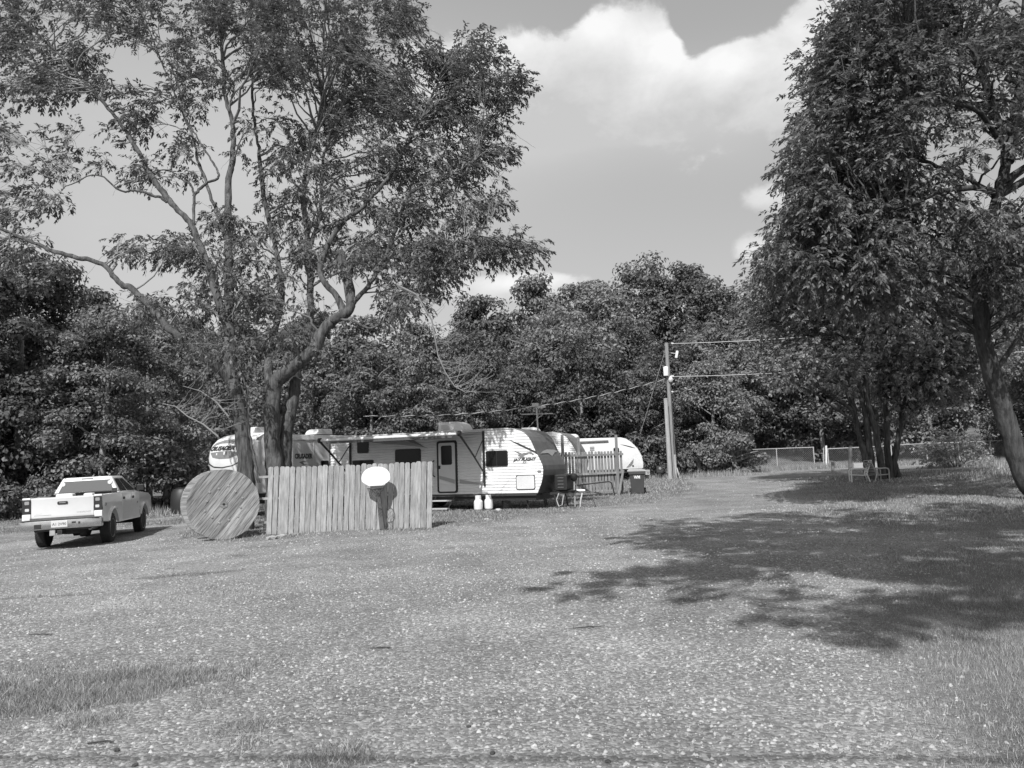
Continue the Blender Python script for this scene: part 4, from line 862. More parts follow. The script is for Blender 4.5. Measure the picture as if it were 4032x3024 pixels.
J = Plane(.78, 27.0, -22.5); jr = J.root('travel_trailer'); tag(jr, 'white ribbed travel trailer with open awning and dark front cap behind the board fence', 'travel trailer')
g0 = J.g; zb, zt = .66-g0, 2.93-g0; DEP = 2.3
noseJ = [(0.0, .70-g0), (.09, .86-g0), (.15, .99-g0), (.21, 1.21-g0), (.24, 1.46-g0), (.22, 1.62-g0), (.16, 1.77-g0), (.08, 1.94-g0), (-.01, 2.1-g0), (-.17, 2.47-g0), (-.27, 2.63-g0), (-.40, 2.77-g0), (-.56, 2.87-g0), (-.78, zt)]
noseJ[0] = (0.0, zb)
jroof = shell(jr, -8.6, zb, zt, noseJ, DEP, .103, split=1.28-g0)
MB().box(-8.63, -8.59, -.03, DEP+.03, zb, zt).build('rear_trim', 'decaldark', jr)
MB().box(-8.55, -.1, .06, DEP-.06, .42-g0, zb-.002).build('underbody', 'black', jr)
MB().box(-8.58, -.05, -.03, .0, zb-.075, zb+.012).build('skirt_rail', 'decaldark', jr)
for x_ in (-5.0, -5.95):
    for y_ in (.16, DEP-.16):
        w_ = link('wheel', tyre, None, jr); w_.location = (x_, y_, .37); w_.rotation_euler = (0, 0, R(90)); w_.scale = (.8, .88, .88)
window(jr, -1.93, -1.08, 1.62-g0, 2.19-g0, bars=1); window(jr, -5.67, -4.57, 1.55-g0, 2.38-g0); window(jr, -7.57, -6.62, 1.50-g0, 2.03-g0); window(jr, -7.35, -6.84, 2.29-g0, 2.77-g0)
dr_ = MB().prism(rrect(-3.90, -3.07, .72-g0, 2.62-g0, .1), -.045, .0).build('door', 'black', jr, bevel=.008)
MB().prism(rrect(-3.82, -3.15, .78-g0, 2.54-g0, .06), -.058, -.04).build('door_panel', 'offwhite', dr_, bevel=.004)
MB().prism(rrect(-3.71, -3.27, 1.74-g0, 2.44-g0, .06), -.068, -.056).build('door_window', 'glass', dr_, bevel=.004)
MB().box(-3.83, -3.75, -.09, -.055, 1.60-g0, 1.72-g0).build('door_latch', 'black', dr_, bevel=.01)
decal(dr_, [(-3.80, 1.36-g0), (-3.17, 1.20-g0), (-3.17, 1.05-g0), (-3.80, 1.24-g0)], -.0585, 'decalmid'); decal(dr_, [(-3.80, 1.22-g0), (-3.25, 1.02-g0), (-3.5, 1.04-g0), (-3.80, 1.10-g0)], -.0590, 'white')
MB().tube([(-4.02, -.03, 1.92-g0), (-4.05, -.09, 1.86-g0), (-4.06, -.10, 1.6-g0), (-4.05, -.09, 1.38-g0), (-4.0, -.03, 1.32-g0)], .02, 6).build('grab_handle', 'black', jr)
stp = MB().box(-3.92, -3.88, -.62, .0, .30-g0, .34-g0); 
for x_ in (-3.95, -3.20): stp.tube([(x_, -.02, .62-g0), (x_-.05, -.55, .14-g0+.0)], .022, 5)
stp = stp.build('step_frame', 'black', jr)
for yy_, z_ in ((-.22, .47-g0), (-.50, .20-g0)): MB().box(-3.96, -3.22, yy_-.13, yy_+.1, z_-.035, z_+.01).build('step_tread', 'treaddark', stp, bevel=.006)
sd2 = MB().prism(rrect(-.80, -.08, .79-g0, 1.30-g0, .07), -.035, .0).build('storage_door', 'black', jr, bevel=.004); MB().prism(rrect(-.775, -.105, .815-g0, 1.275-g0, .06), -.042, -.03).build('door_panel', 'offwhite', sd2, bevel=.004)
MB().box(.02, .15, -.05, .0, 1.39-g0, 1.45-g0).build('marker_light', 'decalgray', jr, bevel=.008)
# decals
textobj('lettering', 'JAY FLIGHT', .14, 'decaldark', jr, (-.46, -.030, 1.835-g0), shear=.35, width=.88, offset=.006); textobj('lettering', 'SLX', .09, 'decaldark', jr, (-.46, -.030, 1.735-g0), shear=.3)
bird = MB(); zc = 2.03-g0
for pts in ([(-.85, .14), (-.55, .03), (-.62, -.02)], [(-.72, -.05), (-.45, .05), (-.25, .03), (-.42, -.04), (-.6, -.09)], [(-.38, .05), (-.2, .07), (-.1, -.01), (-.13, -.07), (-.17, -.01), (-.28, .02)], [(-.66, -.11), (-.5, -.07), (-.44, -.10), (-.58, -.14)]):
    bird.prism([(a, zc+b_) for a, b_ in pts], -.030, -.024)
bird.build('bird_emblem', 'decalgray', jr)
sw = [(-1.04, 2.56), (-.6, 2.39), (-.01, 2.10), (.05, 2.0), (-.1, 2.08), (-.6, 2.32), (-1.0, 2.54)]
decal(jr, [(a, z_-g0) for a, z_ in sw], -.026, 'decaldark', 'swoosh', .006)
decal(jr, [(-7.0, 2.72-g0), (-6.5, 2.66-g0), (-5.2, 2.52-g0), (-4.25, 2.38-g0), (-5.0, 2.62-g0), (-5.8, 2.76-g0)], -.026, 'decalmid', 'stripe', .006)
decal(jr, [(-6.2, 2.80-g0), (-5.2, 2.70-g0), (-4.4, 2.42-g0), (-4.9, 2.72-g0), (-5.4, 2.80-g0)], -.033, 'decalgray', 'stripe', .006)
decal(jr, [(-3.0, 1.20-g0), (-2.0, 1.02-g0), (-1.6, .98-g0), (-2.2, 1.0-g0), (-3.0, 1.06-g0)], -.026, 'decalmid', 'stripe', .006)
for (y0_, y1_, z0_, z1_, x_) in ((.5, .8, 2.30, 2.36, .0), (.95, 1.3, 2.02, 2.2, .0)):
    pass
em = MB().prism([(.2, 0), (.55, .10), (1.0, .16), (1.75, .16), (2.1, .10), (1.75, .05), (1.3, -.10), (1.0, .02)], 0, .004, 'xz').build('front_emblem', 'decalmid', jr); em.rotation_euler = (R(-22), 0, R(90)); em.location = (.07, .0, 2.03-g0)
# awning
awx0, awx1, awy, awz = -7.68, -1.98, -1.95, 2.76-g0
aw = MB().prism([(-.03, 2.87-g0), (awy, awz+.02), (awy, awz+.032), (-.03, 2.885-g0)], awx0+.06, awx1-.06, 'yz').build('awning', 'awning', jr)
MB().prism([(awy-.02, awz-.03), (awy+.0, awz-.03), (awy+.0, awz-.13), (awy-.01, awz-.13)], awx0+.3, awx1-.3, 'yz').build('valance', 'awning', aw)
MB().tube([(awx0+.08, awy, awz), (awx1-.12, awy, awz)], .052, 12).build('roller_tube', 'awningtube', aw, smooth=True)
for x_ in (awx0+.02, awx1-.02):
    MB().lathe([(.06, -.06), (.095, -.04), (.095, .05), (.06, .07)], 14, 'x').build('end_cap', 'black', aw, smooth=True).location = (x_, awy, awz)
    MB().box(x_-.035, x_+.035, -.07, -.02, .95-g0, 2.9-g0).build('wall_arm', 'black', aw)
    MB().tube([(x_, awy, awz-.03), (x_, -1.0, 2.1-g0), (x_, -.07, 1.42-g0)], [.04, .034, .026], 6).build('awning_arm', 'black', aw)
    MB().tube([(x_, -.07, 2.62-g0), (x_, -.78, 1.96-g0)], .02, 5).build('awning_strut', 'black', aw)
aircon(jr, -4.25, -3.15, .75, 1.55, zt+.05, zt+.42)
# tongue
MB().tube([(-.9, .35, .56-g0), (1.15, 1.15, .66-g0)], .06, 4).build('tongue', 'black', jr); MB().tube([(-.9, DEP-.35, .56-g0), (1.15, 1.15, .66-g0)], .06, 4).build('tongue', 'black', jr)
MB().box(.1, 1.0, .95, 1.35, .68-g0, .71-g0).build('tongue_plate', 'black', jr)
MB().tube([(1.05, 1.15, .68-g0), (1.35, 1.15, .68-g0)], [.07, .05], 8).build('coupler', 'steel', jr)
pc = MB().prism(rrect(.34, .80, .72-g0, 1.27-g0, .05), .78, 1.5).build('propane_cover', 'black', jr, bevel=.03)
for k in range(4): MB().box(.46, .68, .768, .782, (.82+.11*k)-g0, (.835+.11*k)-g0).build('cover_rib', 'decalgray', pc)
MB().tube([(.95, 1.15, .02), (.95, 1.15, 1.12-g0)], .03, 8).build('jack_post', 'steel', jr)
MB().lathe([(.05, 0), (.10, .05), (.14, .14), (.13, .22), (.07, .27)], 14).build('jack_head', 'black', jr, smooth=True).location = (.95, 1.15, 1.02-g0)
MB().box(.80, 1.10, 1.0, 1.3, -.04, .03).build('jack_foot', 'darksteel', jr)
for x_, y_ in ((-.55, .25), (-.15, .9), (.35, .7), (.45, 1.6), (-.5, DEP-.3)):
    MB().tube([(x_, y_, .56-g0), (x_+.12, y_-.05, -.03)], .028, 5).build('stabiliser_leg', 'darksteel', jr)
MB().tube([(.5, .75, .62-g0), (.42, .7, .3), (.5, .68, .08), (.62, .7, .12), (.68, .72, .55-g0)], .02, 5).build('safety_chain', 'alu', jr); MB().tube([(1.25, 1.1, .6-g0), (1.22, 1.0, .3), (1.2, .95, .02)], .025, 5).build('safety_chain', 'alu', jr); MB().tube([(1.3, 1.15, .64-g0), (1.55, 1.1, .6-g0), (1.75, 1.05, .02)], .014, 5).build('power_cord', 'darksteel', jr)

# the fifth wheel trailer behind the big tree
K = Plane(-10.65, 30.0, 54); kr = K.root('fifth_wheel_trailer'); tag(kr, 'white fifth wheel trailer with rounded lettered nose behind the big tree', 'fifth wheel trailer')
gk = K.g; KW = 2.44
zl = [.85, 1.1, 1.4, 1.7, 2.0, 2.3, 2.6, 2.85, 3.05, 3.2, 3.28]; xl = [.62, .45, .22, .07, .0, -.03, .02, .14, .33, .62, 1.0]
def capmap(a, z, off=0.0):
    """a: 0 at the left edge seen from in front, 1 at the right edge; world height z"""
    e = abs(2*a-1); xr_ = .55*(1-math.sqrt(max(0, 1-e**3.2))); top = max(0, z-2.6)/.7; bot = max(0, 1.9-z)/1.1
    yy_ = KW*(.5+(.5-a)*(1-.12*top*top-.10*bot*bot)); return (float(np.interp(z, zl, xl))+xr_-off, yy_, z-gk)
na = 28; vs = [capmap(i/na, z) for z in zl for i in range(na+1)]; fs = [(j*(na+1)+i, j*(na+1)+i+1, (j+1)*(na+1)+i+1, (j+1)*(na+1)+i) for j in range(len(zl)-1) for i in range(na)]
capo = MB().add(vs, fs).build('front_cap', 'white', kr, smooth=True)
MB().box(.98, 7.5, .12, KW-.12, .85-gk, 3.22-gk).build('body', 'offwhite', kr, bevel=.05)
MB().box(.55, 1.0, .03, KW-.03, .87-gk, 3.0-gk).build('body_front', 'offwhite', kr, bevel=.1)
MB().box(.6, 7.4, .1, KW-.1, .45-gk, .86-gk).build('underbody', 'black', kr)
for y_ in (.3, KW-.3): MB().tube([(.9, y_, .5-gk), (.9, y_, -.05)], .06, 4).build('landing_leg', 'darksteel', kr)
for x_ in (4.6, 5.5):
    for y_ in (.25, KW-.25):
        w_ = link('wheel', tyre, None, kr); w_.location = (x_, y_, .36); w_.rotation_euler = (0, 0, R(90)); w_.scale = (.8, .86, .86)
def capstrip(path, mat, name='swoosh', off=.012):
    # path: list of (a, z_low, z_high)
    vs_, n_ = [], len(path)
    dense = []
    for (p, q_) in zip(path[:-1], path[1:]):
        for k in range(5): dense.append(tuple(p[j]+(q_[j]-p[j])*k/5 for j in range(3)))
    dense.append(path[-1]); m = MB(); rows_ = 4
    for (a, z0_, z1_) in dense: vs_ += [capmap(a, z0_+(z1_-z0_)*r_/rows_, off) for r_ in range(rows_+1)]
    m.add(vs_, [(i*(rows_+1)+r_, (i+1)*(rows_+1)+r_, (i+1)*(rows_+1)+r_+1, i*(rows_+1)+r_+1) for i in range(len(dense)-1) for r_ in range(rows_)]); return m.build(name, mat, capo, smooth=True)
capstrip([(.14, 2.60, 2.62), (.25, 2.80, 2.92), (.45, 2.88, 3.02), (.7, 2.87, 3.03), (.9, 2.72, 2.86)], 'decalgray')
capstrip([(.2, 2.52, 2.53), (.3, 2.33, 2.54), (.5, 2.27, 2.56), (.75, 2.27, 2.56), (.92, 2.4, 2.5)], 'decalgray')
capstrip([(.02, 2.36, 2.52), (.06, 2.22, 2.36), (.16, 2.04, 2.12), (.32, 1.93, 1.98), (.55, 1.90, 1.94), (.8, 1.97, 2.0), (.97, 2.14, 2.2)], 'decaldark')
capstrip([(.4, 2.42, 2.50), (.43, 2.42, 2.50)], 'white', 'light', .02); capstrip([(.60, 2.42, 2.54), (.64, 2.42, 2.54)], 'white', 'light', .02)
tx_ = textobj('lettering', 'CRUSADER', .24, 'decaldark', capo, (0, 0, 0), shear=.3, offset=.012); me_ = tx_.data; xs_ = [v.co.x for v in me_.vertices]; x0_, x1_ = min(xs_), max(xs_)
for v in me_.vertices:
    a = .17+.66*(v.co.x-x0_)/(x1_-x0_); v.co = capmap(a, 2.68+v.co.y*.95, .022 if v.co.z > 0 else .012)
tx_.rotation_euler = (0, 0, 0)
# slide-out room
so_y, sx0, sx1 = -.85, 1.9, 5.2
sl_ = MB().box(sx0, sx1, so_y, .2, .95-gk, 2.93-gk).build('slide_out', 'offwhite', kr, bevel=.03)
MB().box(sx0-.03, sx1+.03, so_y-.03, .2, 2.93-gk, 2.97-gk).build('slide_roof', 'roof', sl_)
MB().box(sx0+1.02, sx0+1.07, so_y-.012, so_y+.01, .97-gk, 2.9-gk).build('corner_trim', 'white', sl_)
textobj('lettering', 'CRUSADER', .26, 'decaldark', sl_, (sx0+.52, so_y-.006, 2.28-gk), width=.88, offset=.012)
for pts in ([(sx0+.30, 2.05), (sx0+.5, 2.10), (sx0+.8, 2.10), (sx0+.5, 2.05), (sx0+.55, 1.97), (sx0+.95, 1.92), (sx0+.5, 1.93)], [(sx0+.05, 1.72), (sx0+.4, 1.78), (sx0+.98, 1.62), (sx0+.5, 1.66), (sx0+.05, 1.62)]): decal(sl_, [(a, z_-gk) for a, z_ in pts], so_y-.001, 'decalgray', 'swoosh')
window(sl_, sx0+1.42, sx0+1.82, 1.72-gk, 2.10-gk, so_y-.005, .05)
MB().box(sx0+2.0, sx0+2.16, so_y-.03, so_y, 2.02-gk, 2.14-gk).build('porch_light', 'lensw', sl_, bevel=.01)
aircon(kr, 1.2, 2.0, .8, 1.6, 3.24-gk, 3.55-gk, -1); aircon(kr, 4.3, 5.2, .6, 1.4, 3.24-gk, 3.52-gk, -1)

# ribbed trailer behind the rail fence
q3 = at(2262, 1800, 42); T3 = Plane(q3.x, q3.y, -17); tr3 = T3.root('ribbed_trailer'); tag(tr3, 'white ribbed trailer with a grey front band behind the rail side of the picket fence', 'travel trailer')
g3_ = T3.g; z3t = T3.hit(2190, 1704)[1]
nose3 = [(0., .62), (.12, .85), (.22, 1.2), (.25, 1.5), (.2, 1.8), (.06, 2.15), (-.15, 2.5), (-.36, 2.8), (-.55, z3t-.12), (-.75, z3t)]
shell(tr3, -7.5, .62, z3t, nose3, 2.35, .1, cap='decalgray')
MB().box(-7.4, -.1, .1, 2.2, .3, .615).build('underbody', 'black', tr3); aircon(tr3, -3.2, -2.2, .8, 1.6, z3t+.05, z3t+.4)
for x_ in (-3.6, -4.5):
    w_ = link('wheel', tyre, None, tr3); w_.location = (x_, .16, .36); w_.rotation_euler = (0, 0, R(90)); w_.scale = (.8, .88, .88)
for y_ in (.3, 2.0): MB().tube([(-.4, y_, .45), (-.4, y_, -.03)], .04, 4).build('stabiliser_leg', 'darksteel', tr3)

# smooth rounded trailer at the back
z8 = lambda x, y: (2040+x*.4094, 1560+y*.4094)
q4 = at(2530, 1840, 51); T4 = Plane(q4.x, q4.y, 6); tr4 = T4.root('rounded_trailer'); tag(tr4, 'smooth white trailer with a rounded nose beyond the picket fence', 'travel trailer')
pf = [T4.hit(*z8(*p)) for p in ((1195, 697), (1206, 690), (1206, 640), (1190, 570), (1150, 500), (1090, 440), (1040, 408), (990, 396))]
zt4, zb4 = pf[-1][1], pf[0][1]; prof = [(-8.2, zb4), ] + pf + [(-8.2, zt4)]
MB().prism(prof, 0, 2.4).build('body', 'white', tr4, smooth=35, bevel=.06)
MB().box(-8.0, -.4, .15, 2.25, zb4-.25, zb4).build('underbody', 'black', tr4)
for x_ in (-3.4, -4.3): w_ = link('wheel', tyre, None, tr4); w_.location = (x_, .2, .36); w_.rotation_euler = (0, 0, R(90)); w_.scale = (.8, .88, .88)
MB().tube([(-.4, 1.2, zb4-.05), (.9, 1.2, zb4-.15)], .06, 4).build('tongue', 'black', tr4); MB().tube([(.7, 1.2, zb4-.1), (.7, 1.2, -.05)], .04, 6).build('jack_post', 'steel', tr4)
def t4(x, y): return T4.hit(*z8(x, y))
a, b_ = t4(480, 448), t4(865, 432); MB().tube([(a[0], -.05, a[1]), (b_[0], -.05, a[1]+.05)], .06, 6).build('awning_roll', 'decalgray', tr4)
for (x0, y0, x1, y1) in ((520, 510, 562, 560), (918, 495, 970, 545)):
    a, b_ = t4(x0, y1), t4(x1, y0); window(tr4, a[0], b_[0], a[1], b_[1], -.01, .08)
for k in range(2):
    a, b_ = t4(690, 502+k*22), t4(732, 484+k*22); MB().box(a[0], b_[0], -.03, .01, a[1], b_[1]).build('vent', 'decalmid', tr4)
ln = [t4(*p) for p in ((980, 463), (1030, 470), (1080, 482), (1132, 500), (1080, 492), (1030, 477))]; decal(tr4, ln, -.012, 'decaldark', 'swoosh')
ln = [t4(*p) for p in ((1112, 600), (1108, 640), (1090, 665), (1040, 690), (1075, 680), (1100, 655))]; decal(tr4, ln, -.012, 'decalmid', 'swoosh')
a = t4(1105, 670); MB().box(a[0]-.05, a[0]+.05, -.03, .0, a[1]-.05, a[1]+.05).build('valve', 'black', tr4)
a, b_ = t4(455, 402), t4(600, 380); aircon(tr4, a[0], b_[0], .3, 1.3, zt4-.02, zt4+.32)

# mast with an antenna behind the ribbed trailer
am = at(2126, 1700, 38); agz = gz(am.x, am.y); top_ = at(2112, 1600, 38)
ant = empty('antenna_mast', (am.x, am.y, agz)); tag(ant, 'thin antenna mast with crossbar behind the ribbed travel trailers', 'antenna')
H_ = top_.z-agz; lx_ = top_.x-am.x
MB().tube([(0, 0, -.1), (lx_, 0, H_)], .04, 8).build('mast', 'alu', ant)
MB().tube([(lx_-.75, 0, H_-.38), (lx_+.8, 0, H_-.38)], .03, 6).build('crossbar', 'alu', ant)
MB().box(lx_-.22, lx_+.1, -.1, .1, H_-.02, H_+.16).build('head', 'offwhite', ant, bevel=.02); MB().box(lx_+.02, lx_+.45, -.08, .08, H_-.07, H_+.02).build('reflector', 'alu', ant)

# ------------------------------------------------------------------ picket fence seen from its rail side
A2, B2 = gnd(2190, 1963), gnd(2460, 1945); f2 = empty('picket_fence', A2, math.degrees(math.atan2(B2.y-A2.y, B2.x-A2.x))); tag(f2, 'gappy picket fence with tall posts and its rails facing the yard', 'fence')
l2 = (Vector((B2.x, B2.y))-Vector((A2.x, A2.y))).length; n2 = int(l2/.172); dz2 = B2.z-A2.z
bv2 = [board_mesh('picket', .128, 1.90, .018, 40+k) for k in range(4)]
for m in bv2: m.materials.append(MT['fencedk'])
for i in range(n2):
    o = bpy.data.objects.new('board', bv2[rf.randrange(4)]); COL.objects.link(o); o.parent = f2; f = (i+.5)/n2
    o.location = ((i+.5)*l2/n2, .03+rf.uniform(-.004, .004), .06+dz2*f+rf.uniform(-.015, .015)); o.rotation_euler = (0, R(-.5)+rf.uniform(-.008, .008), rf.uniform(-.03, .03))
for z_ in (.12, .98, 1.80): MB().box(-.05, l2, -.045, .018, z_-.045, z_+.045).build('rail', 'fencedk', f2).rotation_euler = (0, -math.atan2(dz2, l2), 0)
for u_, tv, k in ((2211, 1712, 0), (2437, 1712, 1)):
    f = (at(u_, 1900, (A2.y+B2.y)/2).x-A2.x)/(B2.x-A2.x); zt_ = at(u_, tv, A2.y+(B2.y-A2.y)*f).z-A2.z
    MB().box(l2*f-.05, l2*f+.05, -.14, -.05, -.3, zt_).build('post', 'fencedk', f2, bevel=.006)
MB().box(l2*.36-.05, l2*.36+.05, .05, .14, -.3, 2.62).build('post', 'fencedk', f2)
MB().tube([(l2-.55, -.25, .0), (l2-.12, -.12, 1.1)], .05, 4).build('brace', 'fencedk', f2)
# bent pipe in front of it
pa, pb_ = at(2250, 1913, 34.2), at(2398, 1896, 34.4); gp = gz(pb_.x, pb_.y)
o = MB().tube([(pa.x-.3, pa.y, gp+.75), pa, ((pa.x+pb_.x)/2, pa.y, (pa.z+pb_.z)/2), pb_, (pb_.x+.1, pb_.y, pb_.z-.06), (pb_.x+.14, pb_.y, pb_.z-.2), (pb_.x+.24, pb_.y, gp-.05)], .03, 8).build('bent_pipe', 'darksteel', None, smooth=True)
MBx = None; tag(o, 'dark bent metal pipe standing in front of the picket fence', 'pipe')

# ------------------------------------------------------------------ tanks, bucket, bag, rubbish
def tank(u, v):
    p = gnd(u, v); t_ = empty('propane_tank', p, random.uniform(0, 40))
    MB().lathe([(.10, 0), (.115, .03), (.115, .045), (.15, .06), (.155, .12), (.155, .30), (.145, .35), (.11, .39), (.05, .41)], 22).build('cylinder', 'tankw', t_, smooth=45)
    c = MB(); n_ = 18
    for k in range(n_):
        if k in (4, 13): continue
        a0, a1 = 2*math.pi*k/n_, 2*math.pi*(k+1)/n_; c.tube([(.1*math.cos(a0), .1*math.sin(a0), .45), (.1*math.cos(a1), .1*math.sin(a1), .45)], [.07, .07], 4)
    MB().lathe([(.105, .38), (.105, .54), (.098, .54), (.098, .385)], 22).build('collar', 'tankw', t_); MB().lathe([(.03, .4), (.03, .47), (.045, .48), (.045, .5)], 10).build('valve', 'decalgray', t_)
    return t_
tag(tank(1884, 2011), 'white propane tank on the grass by the trailer, nearer the door step', 'propane tank', 'propane tanks beside the trailer')
tag(tank(1925, 2008), 'white propane tank on the grass by the trailer, nearer the bucket', 'propane tank', 'propane tanks beside the trailer')
p = gnd(1992, 2000); bk = empty('bucket', p, 20); tag(bk, 'pale bucket with a white lid on the grass beside the trailer', 'bucket')
MB().lathe([(.13, 0), (.15, .3), (.16, .31), (.16, .34), (.13, .34)], 20).build('pail', 'decalmid', bk, smooth=45); MB().lathe([(.165, .33), (.165, .36), (.15, .375)], 20).build('lid', 'white', bk); MB().tube([(-.155, -.06, .3), (-.13, -.17, .2), (0, -.2, .12), (.13, -.17, .2), (.155, -.06, .3)], .008, 5).build('handle', 'white', bk)
def lump(name, p, sx_, sy_, sz_, mat, seed, label, cat, group=None):
    r = random.Random(seed); bm = bmesh.new(); bmesh.ops.create_icosphere(bm, subdivisions=1 if 'rock' in name or 'stone' in name else 2, radius=1)
    for v in bm.verts: v.co = Vector((v.co.x*sx_, v.co.y*sy_, max(v.co.z, -.3)*sz_+.25*sz_))*(1+r.uniform(-.17, .17))
    me = bpy.data.meshes.new(name); bm.to_mesh(me); bm.free(); me.polygons.foreach_set('use_smooth', ['rock' not in name and 'stone' not in name]*len(me.polygons)); o_ = link(name, me, mat); o_.location = p; o_.rotation_euler = (0, 0, r.uniform(0, 6)); tag(o_, label, cat, group); return o_
lump('white_bag', gnd(1962, 2011), .16, .1, .07, 'white', 1, 'crumpled white plastic bag on the grass between tanks and bucket', 'bag')
lump('paper_scrap', gnd(1915, 2045), .1, .08, .02, 'white', 2, 'white paper scrap on the grass in front of the propane tanks', 'litter')
lump('paper_scrap', gnd(3690, 1912), .5, .14, .03, 'white', 3, 'flattened white litter lying on the shaded lawn', 'litter')
lump('fence_foot_stone', gnd(1072, 2124), .2, .12, .09, 'stone', 4, 'pale stone lying at the foot of the board fence by the spool', 'stone')
lump('fence_foot_stone', gnd(1110, 2112), .22, .1, .06, 'stone', 14, 'flat stone at the foot of the board fence', 'stone')
for k, (u_, v_, s_) in enumerate(((3340, 2803, .030), (3225, 2862, .036), (3300, 2848, .024), (3395, 2812, .022), (3075, 2810, .018), (3435, 2925, .022), (3210, 2960, .024))):
    lump('loose_rock', gnd(u_, v_), s_, s_*.7, s_*.55, 'stone', 20+k, 'palm-sized pale rock in the gravel at the edge of the lawn', 'rock', 'rocks in the gravel by the lawn edge')
for k, (u_, v_, s_) in enumerate(((1940, 2970, .022), (1845, 2865, .018), (460, 2950, .026), (2395, 3010, .022), (530, 3018, .024))):
    lump('dark_rock', gnd(u_, v_), s_, s_*.8, s_*.6, 'barkdk', 30+k, 'small dark rock lying in the pale gravel', 'rock', 'dark rocks in the gravel')
for k, (u_, v_, l_) in enumerate(((2312, 2478, .28), (160, 2505, .3), (395, 2927, .16), (1500, 2558, .2))):
    p = gnd(u_, v_); a = random.uniform(-.3, .3); o = MB().tube([(-l_/2*math.cos(a), -l_/2*math.sin(a), .012), (.03, .025, .014), (l_/2*math.cos(a), l_/2*math.sin(a), .014)], [.004, .006, .003], 5).build('stick', 'barkdk', None); o.location = p
    tag(o, 'short dark stick lying on the gravel', 'stick', 'sticks on the gravel')

# ------------------------------------------------------------------ wheelie bin
p = gnd(2512, 1944); wb = empty('wheelie_bin', p, -10); tag(wb, 'dark wheeled rubbish bin with pale lid standing on the grass', 'rubbish bin')
bb = MB(); prof = [(.27, .03), (.30, .5), (.33, .86), (.37, .87), (.37, 1.0)]; vs = []; 
for (h_, z_) in prof: vs += [(-h_, -h_*1.05, z_), (h_, -h_*1.05, z_), (h_, h_*1.05, z_), (-h_, h_*1.05, z_)]
bb.add(vs, [(3, 2, 1, 0), (16, 17, 18, 19)]+[(4*i+k, 4*i+(k+1) % 4, 4*i+4+(k+1) % 4, 4*i+4+k) for i in range(4) for k in range(4)]).build('body', 'binbody', wb, bevel=.025)
MB().prism([(-.42, 1.0), (.42, 1.0), (.40, 1.06), (.2, 1.10), (-.36, 1.11), (-.42, 1.07)], -.41, .43).build('lid', 'binlid', wb, bevel=.02)
textobj('lettering', 'WM', .19, 'white', wb, (0, -.345, .74), offset=.008, width=.28)
for x_ in (-.31, .31):
    w_ = MB().lathe([(.06, -.035), (.12, -.04), (.135, -.02), (.135, .02), (.12, .04), (.06, .035)], 20, 'x').build('wheel', 'rubber', wb, smooth=40); w_.location = (x_*1.05, -.12 if x_ < 0 else .2, .13)
    MB().lathe([(.07, -.042), (.07, .042)], 12, 'x').build('hub', 'darksteel', w_)
MB().tube([(-.3, .42, 1.0), (-.3, .5, 1.02), (.3, .5, 1.02), (.3, .42, 1.0)], .018, 6).build('handle', 'binbody', wb)

# ------------------------------------------------------------------ utility poles and service boxes
PB = gnd(2655, 1884); D0 = PB.y; ptop = at(2624, 1350, D0)
up = empty('utility_pole', PB); tag(up, 'tall wooden utility pole with lamp and white box beside the shorter pole', 'utility pole')
tl_ = ptop-PB
def pp(f): return tl_*f
MB().tube([(0, 0, -.4), pp(.3), pp(.6), pp(1)], [.20, .18, .15, .12], 12).build('pole', 'poleWood', up, smooth=True)
def rel(u, v, d=D0): return at(u, v, d)-PB
a = rel(2622, 1462, D0-.2); MB().lathe([(.13, -.32), (.17, -.3), (.17, .28), (.14, .31), (.05, .33)], 16).build('transformer', 'white', up, smooth=45).location = a
a = rel(2641, 1496, D0-.2); MB().lathe([(.09, -.15), (.16, -.05), (.16, .08), (.08, .2), (.03, .25)], 14).build('photocell_lamp', 'lensw', up, smooth=45).location = a
a = rel(2660, 1392, D0-.15); b_ = rel(2642, 1390, D0); MB().tube([b_, a], .03, 6).build('lamp_arm', 'alu', up); q = MB().lathe([(.05, -.28), (.09, -.25), (.09, .2), (.05, .24)], 12).build('lamp', 'white', up, smooth=45); q.location = rel(2665, 1395, D0-.15); q.rotation_euler = (0, R(12), 0)
a = rel(2652, 1543, D0-.15); MB().tube([rel(2640, 1542, D0), a], .04, 6).build('insulator', 'white', up); MB().tube([rel(2643, 1352, D0), rel(2652, 1353, D0)], .05, 6).build('insulator', 'white', up); MB().tube([rel(2640, 1482, D0), rel(2653, 1482, D0)], .06, 6).build('insulator', 'white', up)
c0 = rel(2657, 1790, D0-.22); MB().tube([(c0.x, c0.y, -.3), (c0.x-.01, c0.y, c0.z)], .09, 6).build('conduit_board', 'poleLight', up)
MB().tube([rel(2640, 1510, D0-.14), rel(2648, 1640, D0-.18), rel(2655, 1790, D0-.2)], .025, 5).build('conduit', 'cable', up)
gw0, gw1 = ptop+Vector((0, 0, -.2)), gnd(2470, 1880); o = MB().tube([gw0, gw1], .016, 5).build('guy_wire', 'cablew', None); tag(o, 'thin guy wire slanting down from the utility pole top', 'wire')
sb = gnd(2640, 1886); stt = at(2621, 1570, sb.y); o = empty('short_pole', sb); tag(o, 'shorter pale wooden pole leaning beside the utility pole', 'pole')
MB().tube([(0, 0, -.4), (stt-sb)*.5, stt-sb], [.16, .145, .13], 12).build('shaft', 'poleLight', o, smooth=True); MB().lathe([(.14, -.06), (.14, .02)], 12).build('top_band', 'poleLight', o).location = stt-sb
ba, bb_ = gnd(2678, 1884), at(2664, 1842, D0-.3); o = MB().tube([(0, 0, -.05), bb_-ba], .06, 4).build('leaning_board', 'poleLight', None); o.location = ba; tag(o, 'short board leaning against the foot of the utility pole', 'board')
